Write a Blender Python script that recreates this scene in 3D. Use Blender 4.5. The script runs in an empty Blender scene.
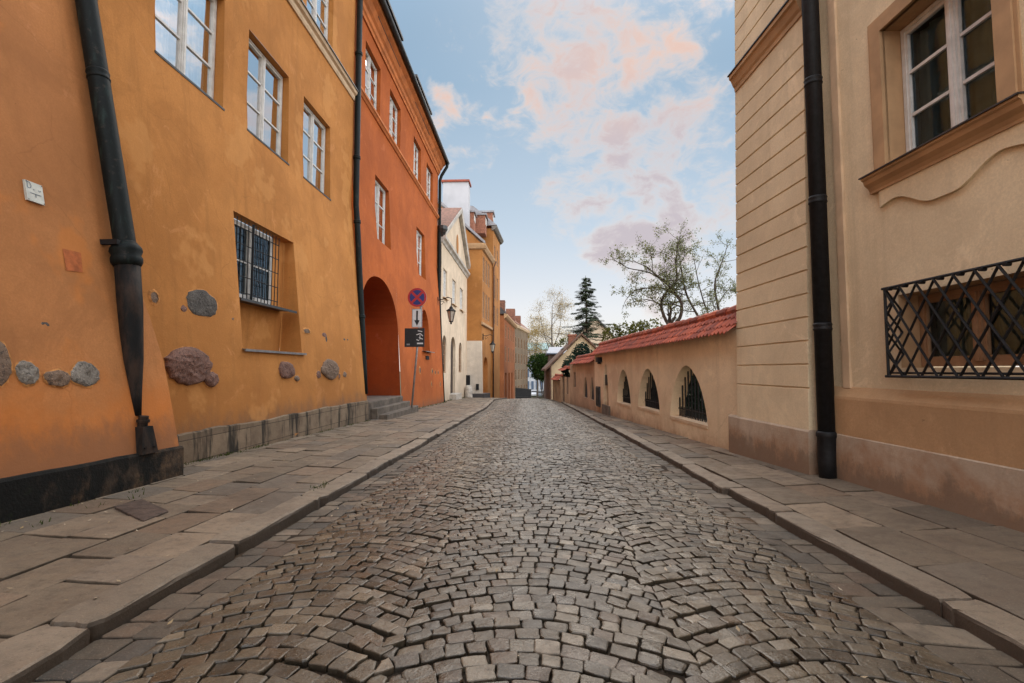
import bpy, math, random
from mathutils import Vector, noise
rnd = random.Random(11)
sc = bpy.context.scene
col = sc.collection
U = rnd.uniform
def clamp(v, a, b): return max(a, min(b, v))
def lerp(a, b, t): return a + (b - a) * t

# ------------------------------------------------------------------ helpers
class MB:
    def __init__(s):
        s.v = []; s.f = []; s.m = []; s.t = []; s.d = []; s.mi = 0; s.tone = 0.5; s.grime = 0.
    def add(s, pts):
        i = len(s.v)
        for p in pts:
            s.v.append((p[0], p[1], p[2])); s.t.append(s.tone); s.d.append(s.grime)
        return i
    def face(s, idx):
        s.f.append(tuple(idx)); s.m.append(s.mi)
    def poly(s, pts):
        i = s.add(pts); s.face(range(i, i + len(pts)))
    def hexa(s, p):          # 8 points: bottom loop 0-3, top loop 4-7
        i = s.add(p)
        for q in ((3,2,1,0),(4,5,6,7),(0,1,5,4),(1,2,6,5),(2,3,7,6),(3,0,4,7)):
            s.face([i + k for k in q])
    def box(s, x0, x1, y0, y1, z0, z1):
        s.hexa([(x0,y0,z0),(x1,y0,z0),(x1,y1,z0),(x0,y1,z0),(x0,y0,z1),(x1,y0,z1),(x1,y1,z1),(x0,y1,z1)])
    def tube(s, pts, rad, n=8, caps=True):
        pts = [Vector(p) for p in pts]
        if not hasattr(rad, '__len__'): rad = [rad] * len(pts)
        rings = []; ref = None
        for i, p in enumerate(pts):
            d = (pts[min(i+1, len(pts)-1)] - pts[max(i-1, 0)])
            if d.length < 1e-9: d = Vector((0,0,1))
            d.normalize()
            if ref is None:
                ref = d.cross(Vector((0,0,1)))
                if ref.length < .05: ref = d.cross(Vector((1,0,0)))
            a = ref - d * ref.dot(d)
            if a.length < 1e-6: a = d.orthogonal()
            a.normalize(); ref = a; b = d.cross(a)
            k = s.add([p + (a*math.cos(2*math.pi*j/n) + b*math.sin(2*math.pi*j/n)) * rad[i] for j in range(n)])
            rings.append(k)
        for r0, r1 in zip(rings, rings[1:]):
            for j in range(n):
                s.face((r0+j, r0+(j+1)%n, r1+(j+1)%n, r1+j))
        if caps:
            s.face([rings[0]+j for j in range(n)][::-1]); s.face([rings[-1]+j for j in range(n)])
    def lathe(s, c, prof, n=12, rot=0):     # prof: (r, z)
        s.tube_prof(c, prof, n, rot)
    def tube_prof(s, c, prof, n, rot):
        rings = []
        for r, z in prof:
            rings.append(s.add([(c[0]+r*math.cos(rot+2*math.pi*j/n), c[1]+r*math.sin(rot+2*math.pi*j/n), c[2]+z) for j in range(n)]))
        for r0, r1 in zip(rings, rings[1:]):
            for j in range(n):
                s.face((r0+j, r0+(j+1)%n, r1+(j+1)%n, r1+j))
        s.face([rings[0]+j for j in range(n)][::-1]); s.face([rings[-1]+j for j in range(n)])
    def build(s, name, mat, parent=None, smooth=False):
        me = bpy.data.meshes.new(name)
        o = wloc(parent) if parent else Vector((0,0,0))
        me.from_pydata([(v[0]-o[0], v[1]-o[1], v[2]-o[2]) for v in s.v], [], s.f)
        mats = mat if isinstance(mat, (list, tuple)) else [mat]
        for m in mats: me.materials.append(m)
        if len(mats) > 1: me.polygons.foreach_set('material_index', s.m)
        at = me.attributes.new('tone', 'FLOAT', 'POINT')
        at.data.foreach_set('value', s.t)
        if any(s.d):
            at = me.attributes.new('grime', 'FLOAT', 'POINT'); at.data.foreach_set('value', s.d)
        if smooth: me.polygons.foreach_set('use_smooth', [True]*len(me.polygons))
        me.update()
        ob = bpy.data.objects.new(name, me); col.objects.link(ob)
        if parent: ob.parent = parent
        return ob
def wloc(o):
    p = Vector((0,0,0))
    while o: p = p + o.location; o = o.parent
    return p
def tag(o, label, cat, group=None):
    o['label'] = label; o['category'] = cat
    if group: o['group'] = group
    return o
def thing(name, label, cat, loc, group=None):
    o = bpy.data.objects.new(name, None); col.objects.link(o)
    o.location = loc; o.empty_display_size = .2
    return tag(o, label, cat, group)
def struct(o): o['kind'] = 'structure'; return o
def stuff(o): o['kind'] = 'stuff'; return o
def copy_tree(o, parent=None):
    c = o.copy(); col.objects.link(c)
    if parent: c.parent = parent
    for ch in [k for k in bpy.data.objects if k.parent == o]: copy_tree(ch, c)
    return c

# ------------------------------------------------------------------ materials
class NT:
    def __init__(s, name):
        s.mat = bpy.data.materials.new(name); s.mat.use_nodes = True
        s.t = s.mat.node_tree; s.n = s.t.nodes; s.n.clear()
        s.out = s.n.new('ShaderNodeOutputMaterial'); s.b = s.n.new('ShaderNodeBsdfPrincipled')
        s.l(s.b.outputs[0], s.out.inputs[0])
        s.co = s.n.new('ShaderNodeTexCoord').outputs['Object']
    def l(s, a, b): s.t.links.new(a, b)
    def put(s, inp, v):
        if isinstance(v, bpy.types.NodeSocket): s.l(v, inp)
        elif isinstance(v, tuple) and len(v) == 3 and inp.type == 'RGBA': inp.default_value = (*v, 1)
        else: inp.default_value = v
    def mapv(s, scale=(1,1,1), loc=(0,0,0), rot=(0,0,0), vec=None):
        m = s.n.new('ShaderNodeMapping'); s.l(vec or s.co, m.inputs[0])
        m.inputs['Scale'].default_value = scale; m.inputs['Location'].default_value = loc; m.inputs['Rotation'].default_value = rot
        return m.outputs[0]
    def noise(s, scale, detail=4, rough=.55, vec=None, dist=0):
        n = s.n.new('ShaderNodeTexNoise'); s.l(vec or s.co, n.inputs['Vector'])
        n.inputs['Scale'].default_value = scale; n.inputs['Detail'].default_value = detail
        n.inputs['Roughness'].default_value = rough; n.inputs['Distortion'].default_value = dist
        return n.outputs['Fac']
    def ramp(s, fac, a, b, va=0., vb=1.):
        m = s.n.new('ShaderNodeMapRange'); m.interpolation_type = 'SMOOTHSTEP'
        s.l(fac, m.inputs[0]); m.inputs[1].default_value = a; m.inputs[2].default_value = b
        m.inputs[3].default_value = va; m.inputs[4].default_value = vb
        return m.outputs[0]
    def math(s, op, a, b=0.):
        m = s.n.new('ShaderNodeMath'); m.operation = op; s.put(m.inputs[0], a); s.put(m.inputs[1], b)
        return m.outputs[0]
    def mix(s, fac, a, b, mode='MIX'):
        m = s.n.new('ShaderNodeMix'); m.data_type = 'RGBA'; m.blend_type = mode
        s.put(m.inputs[0], fac); s.put(m.inputs[6], a); s.put(m.inputs[7], b)
        return m.outputs[2]
    def sep(s, vec=None):
        m = s.n.new('ShaderNodeSeparateXYZ'); s.l(vec or s.co, m.inputs[0]); return m.outputs
    def attr(s, name='tone'):
        a = s.n.new('ShaderNodeAttribute'); a.attribute_name = name; return a.outputs['Fac']
    def bump(s, h, strength=.3, dist=.02):
        b = s.n.new('ShaderNodeBump'); b.inputs['Strength'].default_value = strength; b.inputs['Distance'].default_value = dist
        s.l(h, b.inputs['Height']); s.l(b.outputs[0], s.b.inputs['Normal'])
    def fin(s, color, rough=.8, metal=0., spec=.5):
        s.put(s.b.inputs['Base Color'], color); s.put(s.b.inputs['Roughness'], rough)
        s.b.inputs['Metallic'].default_value = metal; s.b.inputs['Specular IOR Level'].default_value = spec
        return s.mat
def mul(c, k): return (c[0]*k, c[1]*k, c[2]*k)

def stucco(name, c, c2, streak=.35, dirt=None, dz=(0, .9), bump=.35, patch=None, cracks=.28):
    m = NT(name)
    n1 = m.noise(.55, 5, .6); n2 = m.noise(2.3, 6, .62, dist=.6)
    k = m.mix(m.ramp(n1, .36, .64), c, mul(c2, .9))
    k = m.mix(m.ramp(n2, .45, .75, 0, .45), k, mul(c, .72))
    k = m.mix(m.ramp(m.noise(4.5, 5, .7), .56, .8, 0, .35), k, tuple(min(1, x*1.22+.02) for x in c))
    # rain streaks, long in z
    st = m.noise(1.0, 5, .65, vec=m.mapv((5, 5, .22)))
    k = m.mix(m.ramp(st, .5, .78, 0, streak), k, mul(c, .5))
    # grain, scuffs and chips
    k = m.mix(m.ramp(m.noise(55, 5, .8), .38, .66, .26, 0), k, mul(c, .45))
    k = m.mix(m.ramp(m.noise(1.1, 7, .72, vec=m.mapv(loc=(8.1, 2.2, 4.4)), dist=1.0), .50, .60, 0, .30), k, mul(c2, .68))
    k = m.mix(m.ramp(m.noise(1.7, 7, .75, vec=m.mapv(loc=(1.1, 9.2, .4)), dist=.8), .58, .66, 0, .28), k, tuple(min(1, x*1.15+.05) for x in c))
    ch = m.noise(9, 3, .5, dist=1.2)
    k = m.mix(m.ramp(ch, .735, .76, 0, .6), k, mul(c, .38))
    vo = m.n.new('ShaderNodeTexVoronoi'); vo.feature = 'DISTANCE_TO_EDGE'; vo.inputs['Scale'].default_value = .9
    wv = m.n.new('ShaderNodeMix'); wv.data_type = 'VECTOR'; wv.inputs[0].default_value = .16
    nn = m.n.new('ShaderNodeTexNoise'); nn.inputs['Scale'].default_value = 3.2; nn.inputs['Detail'].default_value = 6; m.l(m.co, nn.inputs['Vector'])
    m.l(m.co, wv.inputs[4]); m.l(nn.outputs['Color'], wv.inputs[5]); m.l(wv.outputs[1], vo.inputs['Vector'])
    crack = m.math('MULTIPLY', m.ramp(vo.outputs['Distance'], .0, .006, 1, 0), m.ramp(m.noise(.8, 3, .5, vec=m.mapv(loc=(4, 4, 1))), .52, .6))
    k = m.mix(m.math('MULTIPLY', crack, cracks), k, mul(c, .35))
    if dirt:
        z = m.sep()[2]
        zz = m.math('ADD', z, m.math('MULTIPLY', m.math('SUBTRACT', m.noise(1.7, 6, .7), .5), 1.3))
        k = m.mix(m.ramp(zz, dz[0], dz[1], .75, 0), k, dirt)
        sp = m.math('ADD', z, m.math('MULTIPLY', m.math('SUBTRACT', m.noise(3.1, 7, .75, vec=m.mapv((1, 1, .6), loc=(6, 1, 2))), .5), .9))
        k = m.mix(m.ramp(sp, dz[0], dz[0]+.45*(dz[1]-dz[0]), .62, 0), k, (.09+.12*c[0], .07+.10*c[1], .05+.10*c[2]))
    if patch:
        p = m.noise(.9, 4, .6, vec=m.mapv(loc=(3.3, 1.7, 5.1)))
        k = m.mix(m.ramp(p, .56, .62, 0, .5), k, patch)
    h = m.math('ADD', m.noise(3, 5, .6), m.math('MULTIPLY', m.noise(38, 6, .75), .34))
    m.bump(h, bump, .03)
    return m.fin(k, .92, spec=.25)

def plain(name, c, rough=.6, metal=0., var=.25, scale=8, bump=0., spec=.5):
    m = NT(name)
    k = m.mix(m.ramp(m.noise(scale, 5, .6), .3, .7), mul(c, 1-var), mul(c, 1+var))
    if bump: m.bump(m.noise(scale*4, 4, .6), bump, .01)
    return m.fin(k, rough, metal, spec)

M = {}
M['ochre'] = stucco('ochre_stucco', (.56,.238,.064), (.48,.193,.048), patch=(.57,.265,.082), dirt=(.36,.14,.035), dz=(.25,1.1), streak=.5)
M['apricot'] = stucco('apricot_stucco', (.54,.225,.078), (.46,.188,.066), patch=(.60,.205,.045), dirt=(.55,.165,.028), dz=(.30,1.15), streak=.5)
M['red'] = stucco('red_orange_stucco', (.48,.120,.025), (.40,.096,.02), dirt=(.36,.11,.03), dz=(-.2,.9))
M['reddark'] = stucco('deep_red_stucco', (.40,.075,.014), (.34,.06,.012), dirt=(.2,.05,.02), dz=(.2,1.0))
M['cream'] = stucco('cream_stucco', (.76,.61,.45), (.68,.54,.39), dirt=(.4,.3,.2), dz=(-.5,.8))
M['white'] = stucco('white_stucco', (.70,.61,.50), (.62,.53,.43), dirt=(.4,.34,.28), dz=(-.6,.6))
M['ochre2'] = stucco('deep_ochre_stucco', (.47,.205,.06), (.39,.165,.048))
M['coral'] = stucco('coral_stucco', (.35,.12,.042), (.28,.095,.036))
M['beige'] = stucco('beige_stucco', (.24,.175,.115), (.18,.13,.085), dirt=(.08,.065,.05), dz=(.2,3.4))
M['sand'] = stucco('sand_stucco', (.80,.645,.43), (.74,.585,.385), streak=.34, bump=.28, cracks=0.)
M['sanddark'] = stucco('ochre_sand_stucco', (.54,.335,.175), (.48,.29,.15), streak=.4, bump=.3, cracks=.1)
M['plinthR'] = stucco('pinkish_plinth', (.52,.405,.30), (.45,.345,.25), streak=.5, dirt=(.30,.16,.085), dz=(0,.35), bump=.4)
M['peach'] = stucco('peach_stucco', (.86,.675,.45), (.79,.60,.39), dirt=(.40,.25,.15), dz=(-.1,.45), patch=(.6,.42,.27))
M['peachdirty'] = stucco('weathered_peach_stucco', (.62,.43,.28), (.50,.34,.22), dirt=(.26,.17,.11), dz=(-.2,.7), streak=.6)
M['palewall'] = plain('pale_distant_wall', (.34,.35,.37), .8, scale=1)
M['trim'] = plain('ochre_trim', (.42,.255,.13), .85, var=.15, scale=3, bump=.15)
M['creamtrim'] = plain('cream_trim', (.58,.42,.27), .85, var=.15, scale=3, bump=.1)
M['redtrim'] = plain('red_trim', (.50,.15,.035), .85, var=.2, scale=3, bump=.1)
M['frame'] = plain('white_window_paint', (.60,.585,.555), .5, var=.12)
M['framecream'] = plain('cream_window_paint', (.55,.47,.36), .55, var=.12)
M['framebrown'] = plain('brown_window_paint', (.30,.17,.09), .55, var=.2)
M['curtain'] = plain('white_curtain_cloth', (.72,.73,.74), .9, var=.08, scale=3)
M['net'] = plain('grey_net_curtain', (.16,.20,.23), .9, var=.2, scale=3)
M['interior'] = plain('dim_room', (.022,.030,.035), .9)
M['iron'] = plain('black_iron', (.007,.007,.008), .6, 0., var=.5, scale=20, bump=.3, spec=.3)
M['sheet'] = plain('dark_sheet_metal', (.045,.045,.047), .42, .5, var=.35, scale=6)
M['brownmetal'] = plain('rusty_cover_plate', (.07,.047,.036), .7, .2, var=.4, scale=14, bump=.5)
M['zinc'] = plain('grey_zinc', (.28,.28,.28), .4, .8, var=.2)
M['steel'] = plain('galvanised_post', (.30,.29,.28), .5, .5, var=.2)
M['signred'] = plain('sign_red', (.42,.02,.025), .4, var=.08)
M['signblue'] = plain('sign_blue', (.018,.028,.16), .4, var=.08)
M['signwhite'] = plain('sign_white', (.62,.63,.63), .45, var=.08)
M['signblack'] = plain('sign_black', (.012,.014,.016), .45)
M['plaque'] = plain('aged_enamel_plate', (.52,.52,.46), .4, var=.15, scale=15)
M['doorwood'] = plain('dark_door_wood', (.055,.035,.025), .6, var=.3)
M['doororange'] = plain('orange_door_wood', (.55,.19,.03), .55, var=.2)
M['doorred'] = plain('red_door_panels', (.35,.06,.03), .55, var=.2)
M['timber'] = plain('dark_brown_boards', (.12,.062,.038), .8, var=.35, scale=3, bump=.3)
M['slate'] = plain('blue_grey_sheet_roof', (.16,.19,.25), .45, .2, var=.2, scale=2)
M['darkroof'] = plain('dark_roof', (.045,.04,.04), .6, var=.3, scale=4)
M['brownroof'] = plain('brown_tile_roof', (.20,.085,.05), .8, var=.4, scale=6, bump=.6)
M['greyroof'] = plain('grey_sheet_roof', (.25,.24,.25), .45, .3, var=.2, scale=2)
M['chimneybrick'] = plain('chimney_brick', (.30,.12,.07), .85, var=.3, scale=9, bump=.4)
M['lampglass'] = plain('dusty_lamp_glass', (.42,.38,.32), .25, var=.15)
M['bark'] = plain('dark_bark', (.075,.058,.045), .95, var=.4, scale=14, bump=.8)
M['carwhite'] = plain('white_car_paint', (.6,.6,.62), .25, var=.05)
M['cargrey'] = plain('grey_car_paint', (.10,.11,.12), .25, var=.05)
M['rubber'] = plain('tyre_rubber', (.02,.02,.02), .8)
M['stonestep'] = plain('worn_stone_step', (.12,.095,.072), .85, var=.35, scale=5, bump=.5)
M['stonepale'] = plain('pale_guard_stone', (.42,.37,.31), .85, var=.25, scale=5, bump=.5)

def verdigris():
    m = NT('green_black_pipe_metal')
    n = m.noise(2.2, 6, .7, vec=m.mapv((6, 6, 1.2)))
    k = m.mix(m.ramp(n, .52, .75), (.004,.007,.007), (.018,.036,.031))
    k = m.mix(m.ramp(m.noise(11, 4, .7), .58, .72, 0, .6), k, (.05,.04,.03))
    m.bump(m.noise(20, 4), .25, .01)
    return m.fin(k, .6, 0., .2)
M['pipe'] = verdigris()
def rusty():
    m = NT('rusty_pipe_metal')
    n = m.noise(3, 6, .7, vec=m.mapv((3, 3, 1)))
    k = m.mix(m.ramp(n, .4, .7), (.007,.007,.007), (.04,.024,.016))
    m.bump(m.noise(25, 4), .3, .01)
    return m.fin(k, .7, 0., .2)
M['rusty'] = rusty()

def tiles():
    m = NT('red_clay_roof_tiles')
    t = m.attr()
    k = m.mix(t, (.20,.036,.018), (.46,.098,.04))
    k = m.mix(m.ramp(m.noise(3, 5, .65), .48, .7, 0, .75), k, (.13,.05,.04))
    k = m.mix(m.ramp(m.noise(18, 4, .7), .58, .8, 0, .5), k, (.14,.07,.05))
    m.bump(m.noise(40, 4), .3, .01)
    return m.fin(k, .7)
M['tiles'] = tiles()

def granite(name, a, b, dark, speck, rough=(.45,.7), side=None, bump=.5, spec=.5, hue=1.):
    m = NT(name)
    t = m.attr()
    k = m.mix(t, a, b)
    fr = lambda q: m.math('FRACT', m.math('MULTIPLY', t, q))
    k = m.mix(m.ramp(fr(7.31),   .80, .84, 0, .50*hue), k, (a[0]*1.55+.02, a[1]*1.15+.01, a[2]*.95+.005))
    k = m.mix(m.ramp(fr(13.7), .84, .88, 0, .55*hue), k, (a[1]*.85, a[1]*.86, a[1]*.82))
    k = m.mix(m.ramp(fr(23.9), .88, .91, 0, .55*hue), k, mul(speck, .85))
    k = m.mix(m.ramp(m.noise(2.2, 5, .6), .4, .7, 0, .5), k, dark)
    k = m.mix(m.ramp(m.noise(14, 5, .7), .45, .75, 0, .55), k, mul(a, .6))
    k = m.mix(m.ramp(m.noise(120, 3, .7), .55, .75, 0, .7), k, speck)
    k = m.mix(m.ramp(m.noise(75, 2, .6, vec=m.mapv(loc=(5,2,1))), .60, .75, 0, .6), k, mul(dark, .5))
    k = m.mix(m.ramp(m.noise(.9, 7, .75, vec=m.mapv(loc=(2,7,1))), .5, .68, 0, .45), k, mul(dark, .55))
    gd = m.math('MULTIPLY', m.attr('grime'), m.ramp(m.noise(6, 4), .3, .6, .55, .95))  # sides and bevels of each stone darker, broken up by noise
    k = m.mix(gd, k, mul(dark, .22))
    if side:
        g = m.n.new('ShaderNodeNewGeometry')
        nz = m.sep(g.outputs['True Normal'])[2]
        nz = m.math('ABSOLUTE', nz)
        k = m.mix(m.ramp(m.math('ADD', nz, m.math('MULTIPLY', m.noise(9, 4), .4)), .5, 1.05, .95, 0), k, side)  # upright faces: dirt and the low light there mixed into the colour
    h = m.math('ADD', m.noise(16, 5, .65), m.math('MULTIPLY', m.noise(90, 4, .7), .4))
    m.bump(h, bump, .012)
    return m.fin(k, m.ramp(m.noise(7, 4), .3, .7, rough[0], rough[1]), spec=spec)
M['setts'] = granite('granite_setts', (.046,.0365,.025), (.140,.110,.073), (.048,.037,.025), (.32,.26,.185), (.22,.46))
M['slabs'] = granite('pavement_slabs', (.100,.075,.049), (.22,.162,.105), (.108,.073,.047), (.31,.228,.155), (.6,.85), bump=.5, hue=.8)
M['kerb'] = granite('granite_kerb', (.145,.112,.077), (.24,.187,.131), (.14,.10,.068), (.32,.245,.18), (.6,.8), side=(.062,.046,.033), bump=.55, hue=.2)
M['gutter'] = granite('reddish_gutter_stone', (.056,.043,.030), (.148,.112,.075), (.055,.042,.028), (.29,.23,.165), (.55,.8))
def joint():
    m = NT('sandy_joint_soil')
    k = m.mix(m.ramp(m.noise(1.1, 5, .6), .46, .66), (.024,.017,.012), (.125,.08,.046))
    k = m.mix(m.ramp(m.noise(30, 4, .7), .4, .7, 0, .5), k, (.07,.05,.033))
    m.bump(m.noise(60, 5, .7), .5, .01)
    return m.fin(k, .95, spec=.2)
M['joint'] = joint()
def earth():
    m = NT('dark_earth')
    k = m.mix(m.ramp(m.noise(1.5, 6, .6), .35, .65), (.05,.04,.022), (.06,.07,.025))
    return m.fin(k, .95, spec=.2)
M['earth'] = earth()
def fieldstone(name, a, b, d):
    m = NT(name)
    k = m.mix(m.ramp(m.noise(5, 5, .6), .3, .7), a, b)
    k = m.mix(m.ramp(m.noise(34, 4, .75), .5, .62, 0, .85), k, d)
    k = m.mix(m.ramp(m.noise(58, 3, .75, vec=m.mapv(loc=(3,1,2))), .57, .66, 0, .8), k, mul(b, 1.8))
    m.bump(m.math('ADD', m.noise(14, 5, .65), m.math('MULTIPLY', m.noise(80, 3), .5)), .8, .02)
    return m.fin(k, .8)
M['fs_red'] = fieldstone('red_granite_boulder', (.13,.06,.04), (.20,.10,.07), (.045,.024,.018))
M['fs_grey'] = fieldstone('grey_granite_boulder', (.12,.10,.08), (.23,.20,.165), (.05,.042,.034))
M['fs_dark'] = fieldstone('dark_boulder', (.045,.038,.032), (.095,.082,.068), (.02,.018,.016))
M['fs_brown'] = fieldstone('brown_boulder', (.13,.078,.048), (.20,.13,.085), (.05,.032,.022))
M['mortar'] = plain('crumbly_mortar', (.46,.205,.065), .95, var=.35, scale=14, bump=.6, spec=.2)
M['brickpatch'] = plain('exposed_brick', (.40,.11,.03), .9, var=.3, scale=12, bump=.6)
def mossy(name, base, light, black, zt):
    m = NT(name)
    k = m.mix(m.ramp(m.noise(2.2, 6, .7), .35, .7), base, light)
    k = m.mix(m.ramp(m.noise(1.0, 6, .75, vec=m.mapv((1.3, 1.3, .8), loc=(0,.0,2.))), .40, .58), k, black)
    z = m.sep()[2]
    k = m.mix(m.ramp(m.math('ADD', z, m.math('MULTIPLY', m.noise(5, 5), .3)), zt, zt+.25, 0, .9), k, black)
    k = m.mix(m.ramp(m.noise(6, 5, .7), .6, .75, 0, .45), k, (.03,.045,.015))
    m.bump(m.math('ADD', m.noise(7, 5, .65), m.math('MULTIPLY', m.noise(60, 4), .4)), .7, .02)
    return m.fin(k, .9, spec=.25)
M['plinthA'] = mossy('black_mossy_plinth', (.04,.032,.025), (.20,.115,.06), (.007,.007,.006), .26)
def blocks():
    m = NT('stained_stone_blocks')
    s = m.sep(); c = m.n.new('ShaderNodeCombineXYZ'); m.l(s[1], c.inputs[0]); m.l(s[2], c.inputs[1])
    b = m.n.new('ShaderNodeTexBrick'); m.l(c.outputs[0], b.inputs['Vector'])
    b.inputs['Color1'].default_value = (.24,.175,.115,1); b.inputs['Color2'].default_value = (.18,.13,.085,1)
    b.inputs['Mortar'].default_value = (.09,.065,.045,1); b.inputs['Scale'].default_value = 1
    b.inputs['Mortar Size'].default_value = .006; b.inputs['Brick Width'].default_value = .95; b.inputs['Row Height'].default_value = .27
    k = m.mix(m.ramp(m.noise(4, 6, .7), .4, .7, 0, .7), b.outputs['Color'], (.13,.09,.06))
    st = m.noise(1.6, 5, .7, vec=m.mapv((1, 1.5, .25)))
    k = m.mix(m.ramp(st, .48, .60, 0, .92), k, (.018,.016,.013))
    h = m.math('ADD', b.outputs['Fac'], m.noise(9, 5, .7))
    m.bump(m.math('MULTIPLY', h, -1.), .5, .02)
    return m.fin(k, .9, spec=.25)
M['plinthB'] = blocks()

def glass():
    m = NT('window_glass')
    m.n.remove(m.b)
    tr = m.n.new('ShaderNodeBsdfTransparent'); tr.inputs[0].default_value = (.82,.86,.87,1)
    gl = m.n.new('ShaderNodeBsdfGlossy'); gl.inputs['Roughness'].default_value = .015; gl.inputs[0].default_value = (.93,.95,.97,1)
    fr = m.n.new('ShaderNodeFresnel'); fr.inputs[0].default_value = 1.5
    b = m.n.new('ShaderNodeBump'); b.inputs['Strength'].default_value = .06; b.inputs['Distance'].default_value = .02
    m.l(m.noise(2.6, 3, .5), b.inputs['Height']); m.l(b.outputs[0], gl.inputs['Normal'])
    mx = m.n.new('ShaderNodeMixShader')
    m.l(m.math('MINIMUM', m.math('ADD', m.math('MULTIPLY', fr.outputs[0], 1.5), .58), .95), mx.inputs[0])
    m.l(tr.outputs[0], mx.inputs[1]); m.l(gl.outputs[0], mx.inputs[2]); m.l(mx.outputs[0], m.out.inputs[0])
    return m.mat
M['glass'] = glass()
def glassdark():
    m = glass(); m.name = 'dim_window_glass'
    for n in m.node_tree.nodes:
        if n.type == 'MATH' and n.operation == 'ADD': n.inputs[1].default_value = .03
        if n.type == 'BSDF_GLOSSY': n.inputs[0].default_value = (.50,.66,.80,1)
        if n.type == 'BSDF_TRANSPARENT': n.inputs[0].default_value = (.6,.72,.75,1)
    return m
M['glassdim'] = glassdark()
def leaf(name, a, b, tr=.35):
    m = NT(name)
    k = m.mix(m.attr(), a, b)
    m.fin(k, .6, spec=.3)
    m.n.remove(m.b)
    d = m.n.new('ShaderNodeBsdfDiffuse'); m.l(k, d.inputs[0])
    t = m.n.new('ShaderNodeBsdfTranslucent'); m.l(k, t.inputs[0])
    mx = m.n.new('ShaderNodeMixShader'); mx.inputs[0].default_value = tr
    m.l(d.outputs[0], mx.inputs[1]); m.l(t.outputs[0], mx.inputs[2]); m.l(mx.outputs[0], m.out.inputs[0])
    return m.mat
M['leaf_spring'] = leaf('young_spring_leaves', (.13,.16,.075), (.36,.37,.19), .5)
M['leaf_fir'] = leaf('blue_green_needles', (.05,.07,.045), (.15,.175,.105), .35)
M['leaf_ivy'] = leaf('dark_ivy_leaves', (.014,.028,.022), (.04,.065,.045), .2)
M['leaf_dark'] = leaf('deep_green_leaves', (.02,.04,.012), (.06,.095,.025), .3)
M['leaf_olive'] = leaf('olive_leaves', (.07,.075,.02), (.15,.145,.04), .35)
M['leaf_sun_tint'] = leaf('sun_tinted_bud_leaves', (.30,.20,.06), (.45,.33,.12), .5)  # warm sunlight on the far trees put into the leaf colour
M['grass'] = leaf('green_weed_blades', (.035,.05,.012), (.09,.11,.03), .35)

# ------------------------------------------------------------------ terrain profile
def zr(y):
    if y <= 27: z = -.025*y
    elif y < 35: t = y-27; z = -.675 - .025*t - .03*t*t/16
    elif y < 112: z = -.995 - .055*(y-35)
    else: z = -5.23
    return z
def xl(y): return -1.87 if y < 20 else -1.87 - .038*(y-20) if y < 30 else -2.25 + .06*(y-30)
def xr(y): return 1.99 - .012*y if y < 5 else 1.93 - .0148*(y-5)
def gl(x, y): return zr(y) + .062 + .078*clamp((xl(y)-x)/2.2, 0, 1.3)       # left pavement
def gr(x, y): return zr(y) + .058 + .07*clamp((x-xr(y))/1.2, 0, 1.5)      # right pavement

# ground reaching to the horizon
mb = MB()
ys = [-300, -60, -20, -6] + [i*1.0 for i in range(-4, 40)] + [45+5*i for i in range(14)] + [125, 160, 220, 320, 500, 900, 2000]
xs = [-2000, -500, -100, -30, -8, -4.3, 3.2, 8, 30, 100, 500, 2000]
g = [[mb.add([(x, y, zr(max(y, -4)) - .09 + (0 if abs(x) < 5 else .05))]) for x in xs] for y in ys]
for r0, r1 in zip(g, g[1:]):
    for j in range(len(xs)-1): mb.face((r0[j], r0[j+1], r1[j+1], r1[j]))
struct(mb.build('ground', M['earth']))

# road bed between the kerbs: sandy joints
mb = MB(); prev = None
for i in range(0, 545):
    y = -2.5 + i*.1 if i < 420 else 39.5 + (i-420)*.6
    row = []
    for j in range(41):
        x = lerp(xl(y)-.05, xr(y)+.05, j/40)
        z = zr(y) + .02*(1-(x/1.9)**2) - .019 + .010*noise.noise((x*1.3, y*1.3, 0)) + .005*noise.noise((x*7, y*7, 3))
        row.append((x, y, z))
    k = mb.add(row)
    if prev is not None:
        for j in range(40): mb.face((prev+j, prev+j+1, k+j+1, k+j))
    prev = k
struct(mb.build('road', M['joint'], smooth=True))

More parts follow.
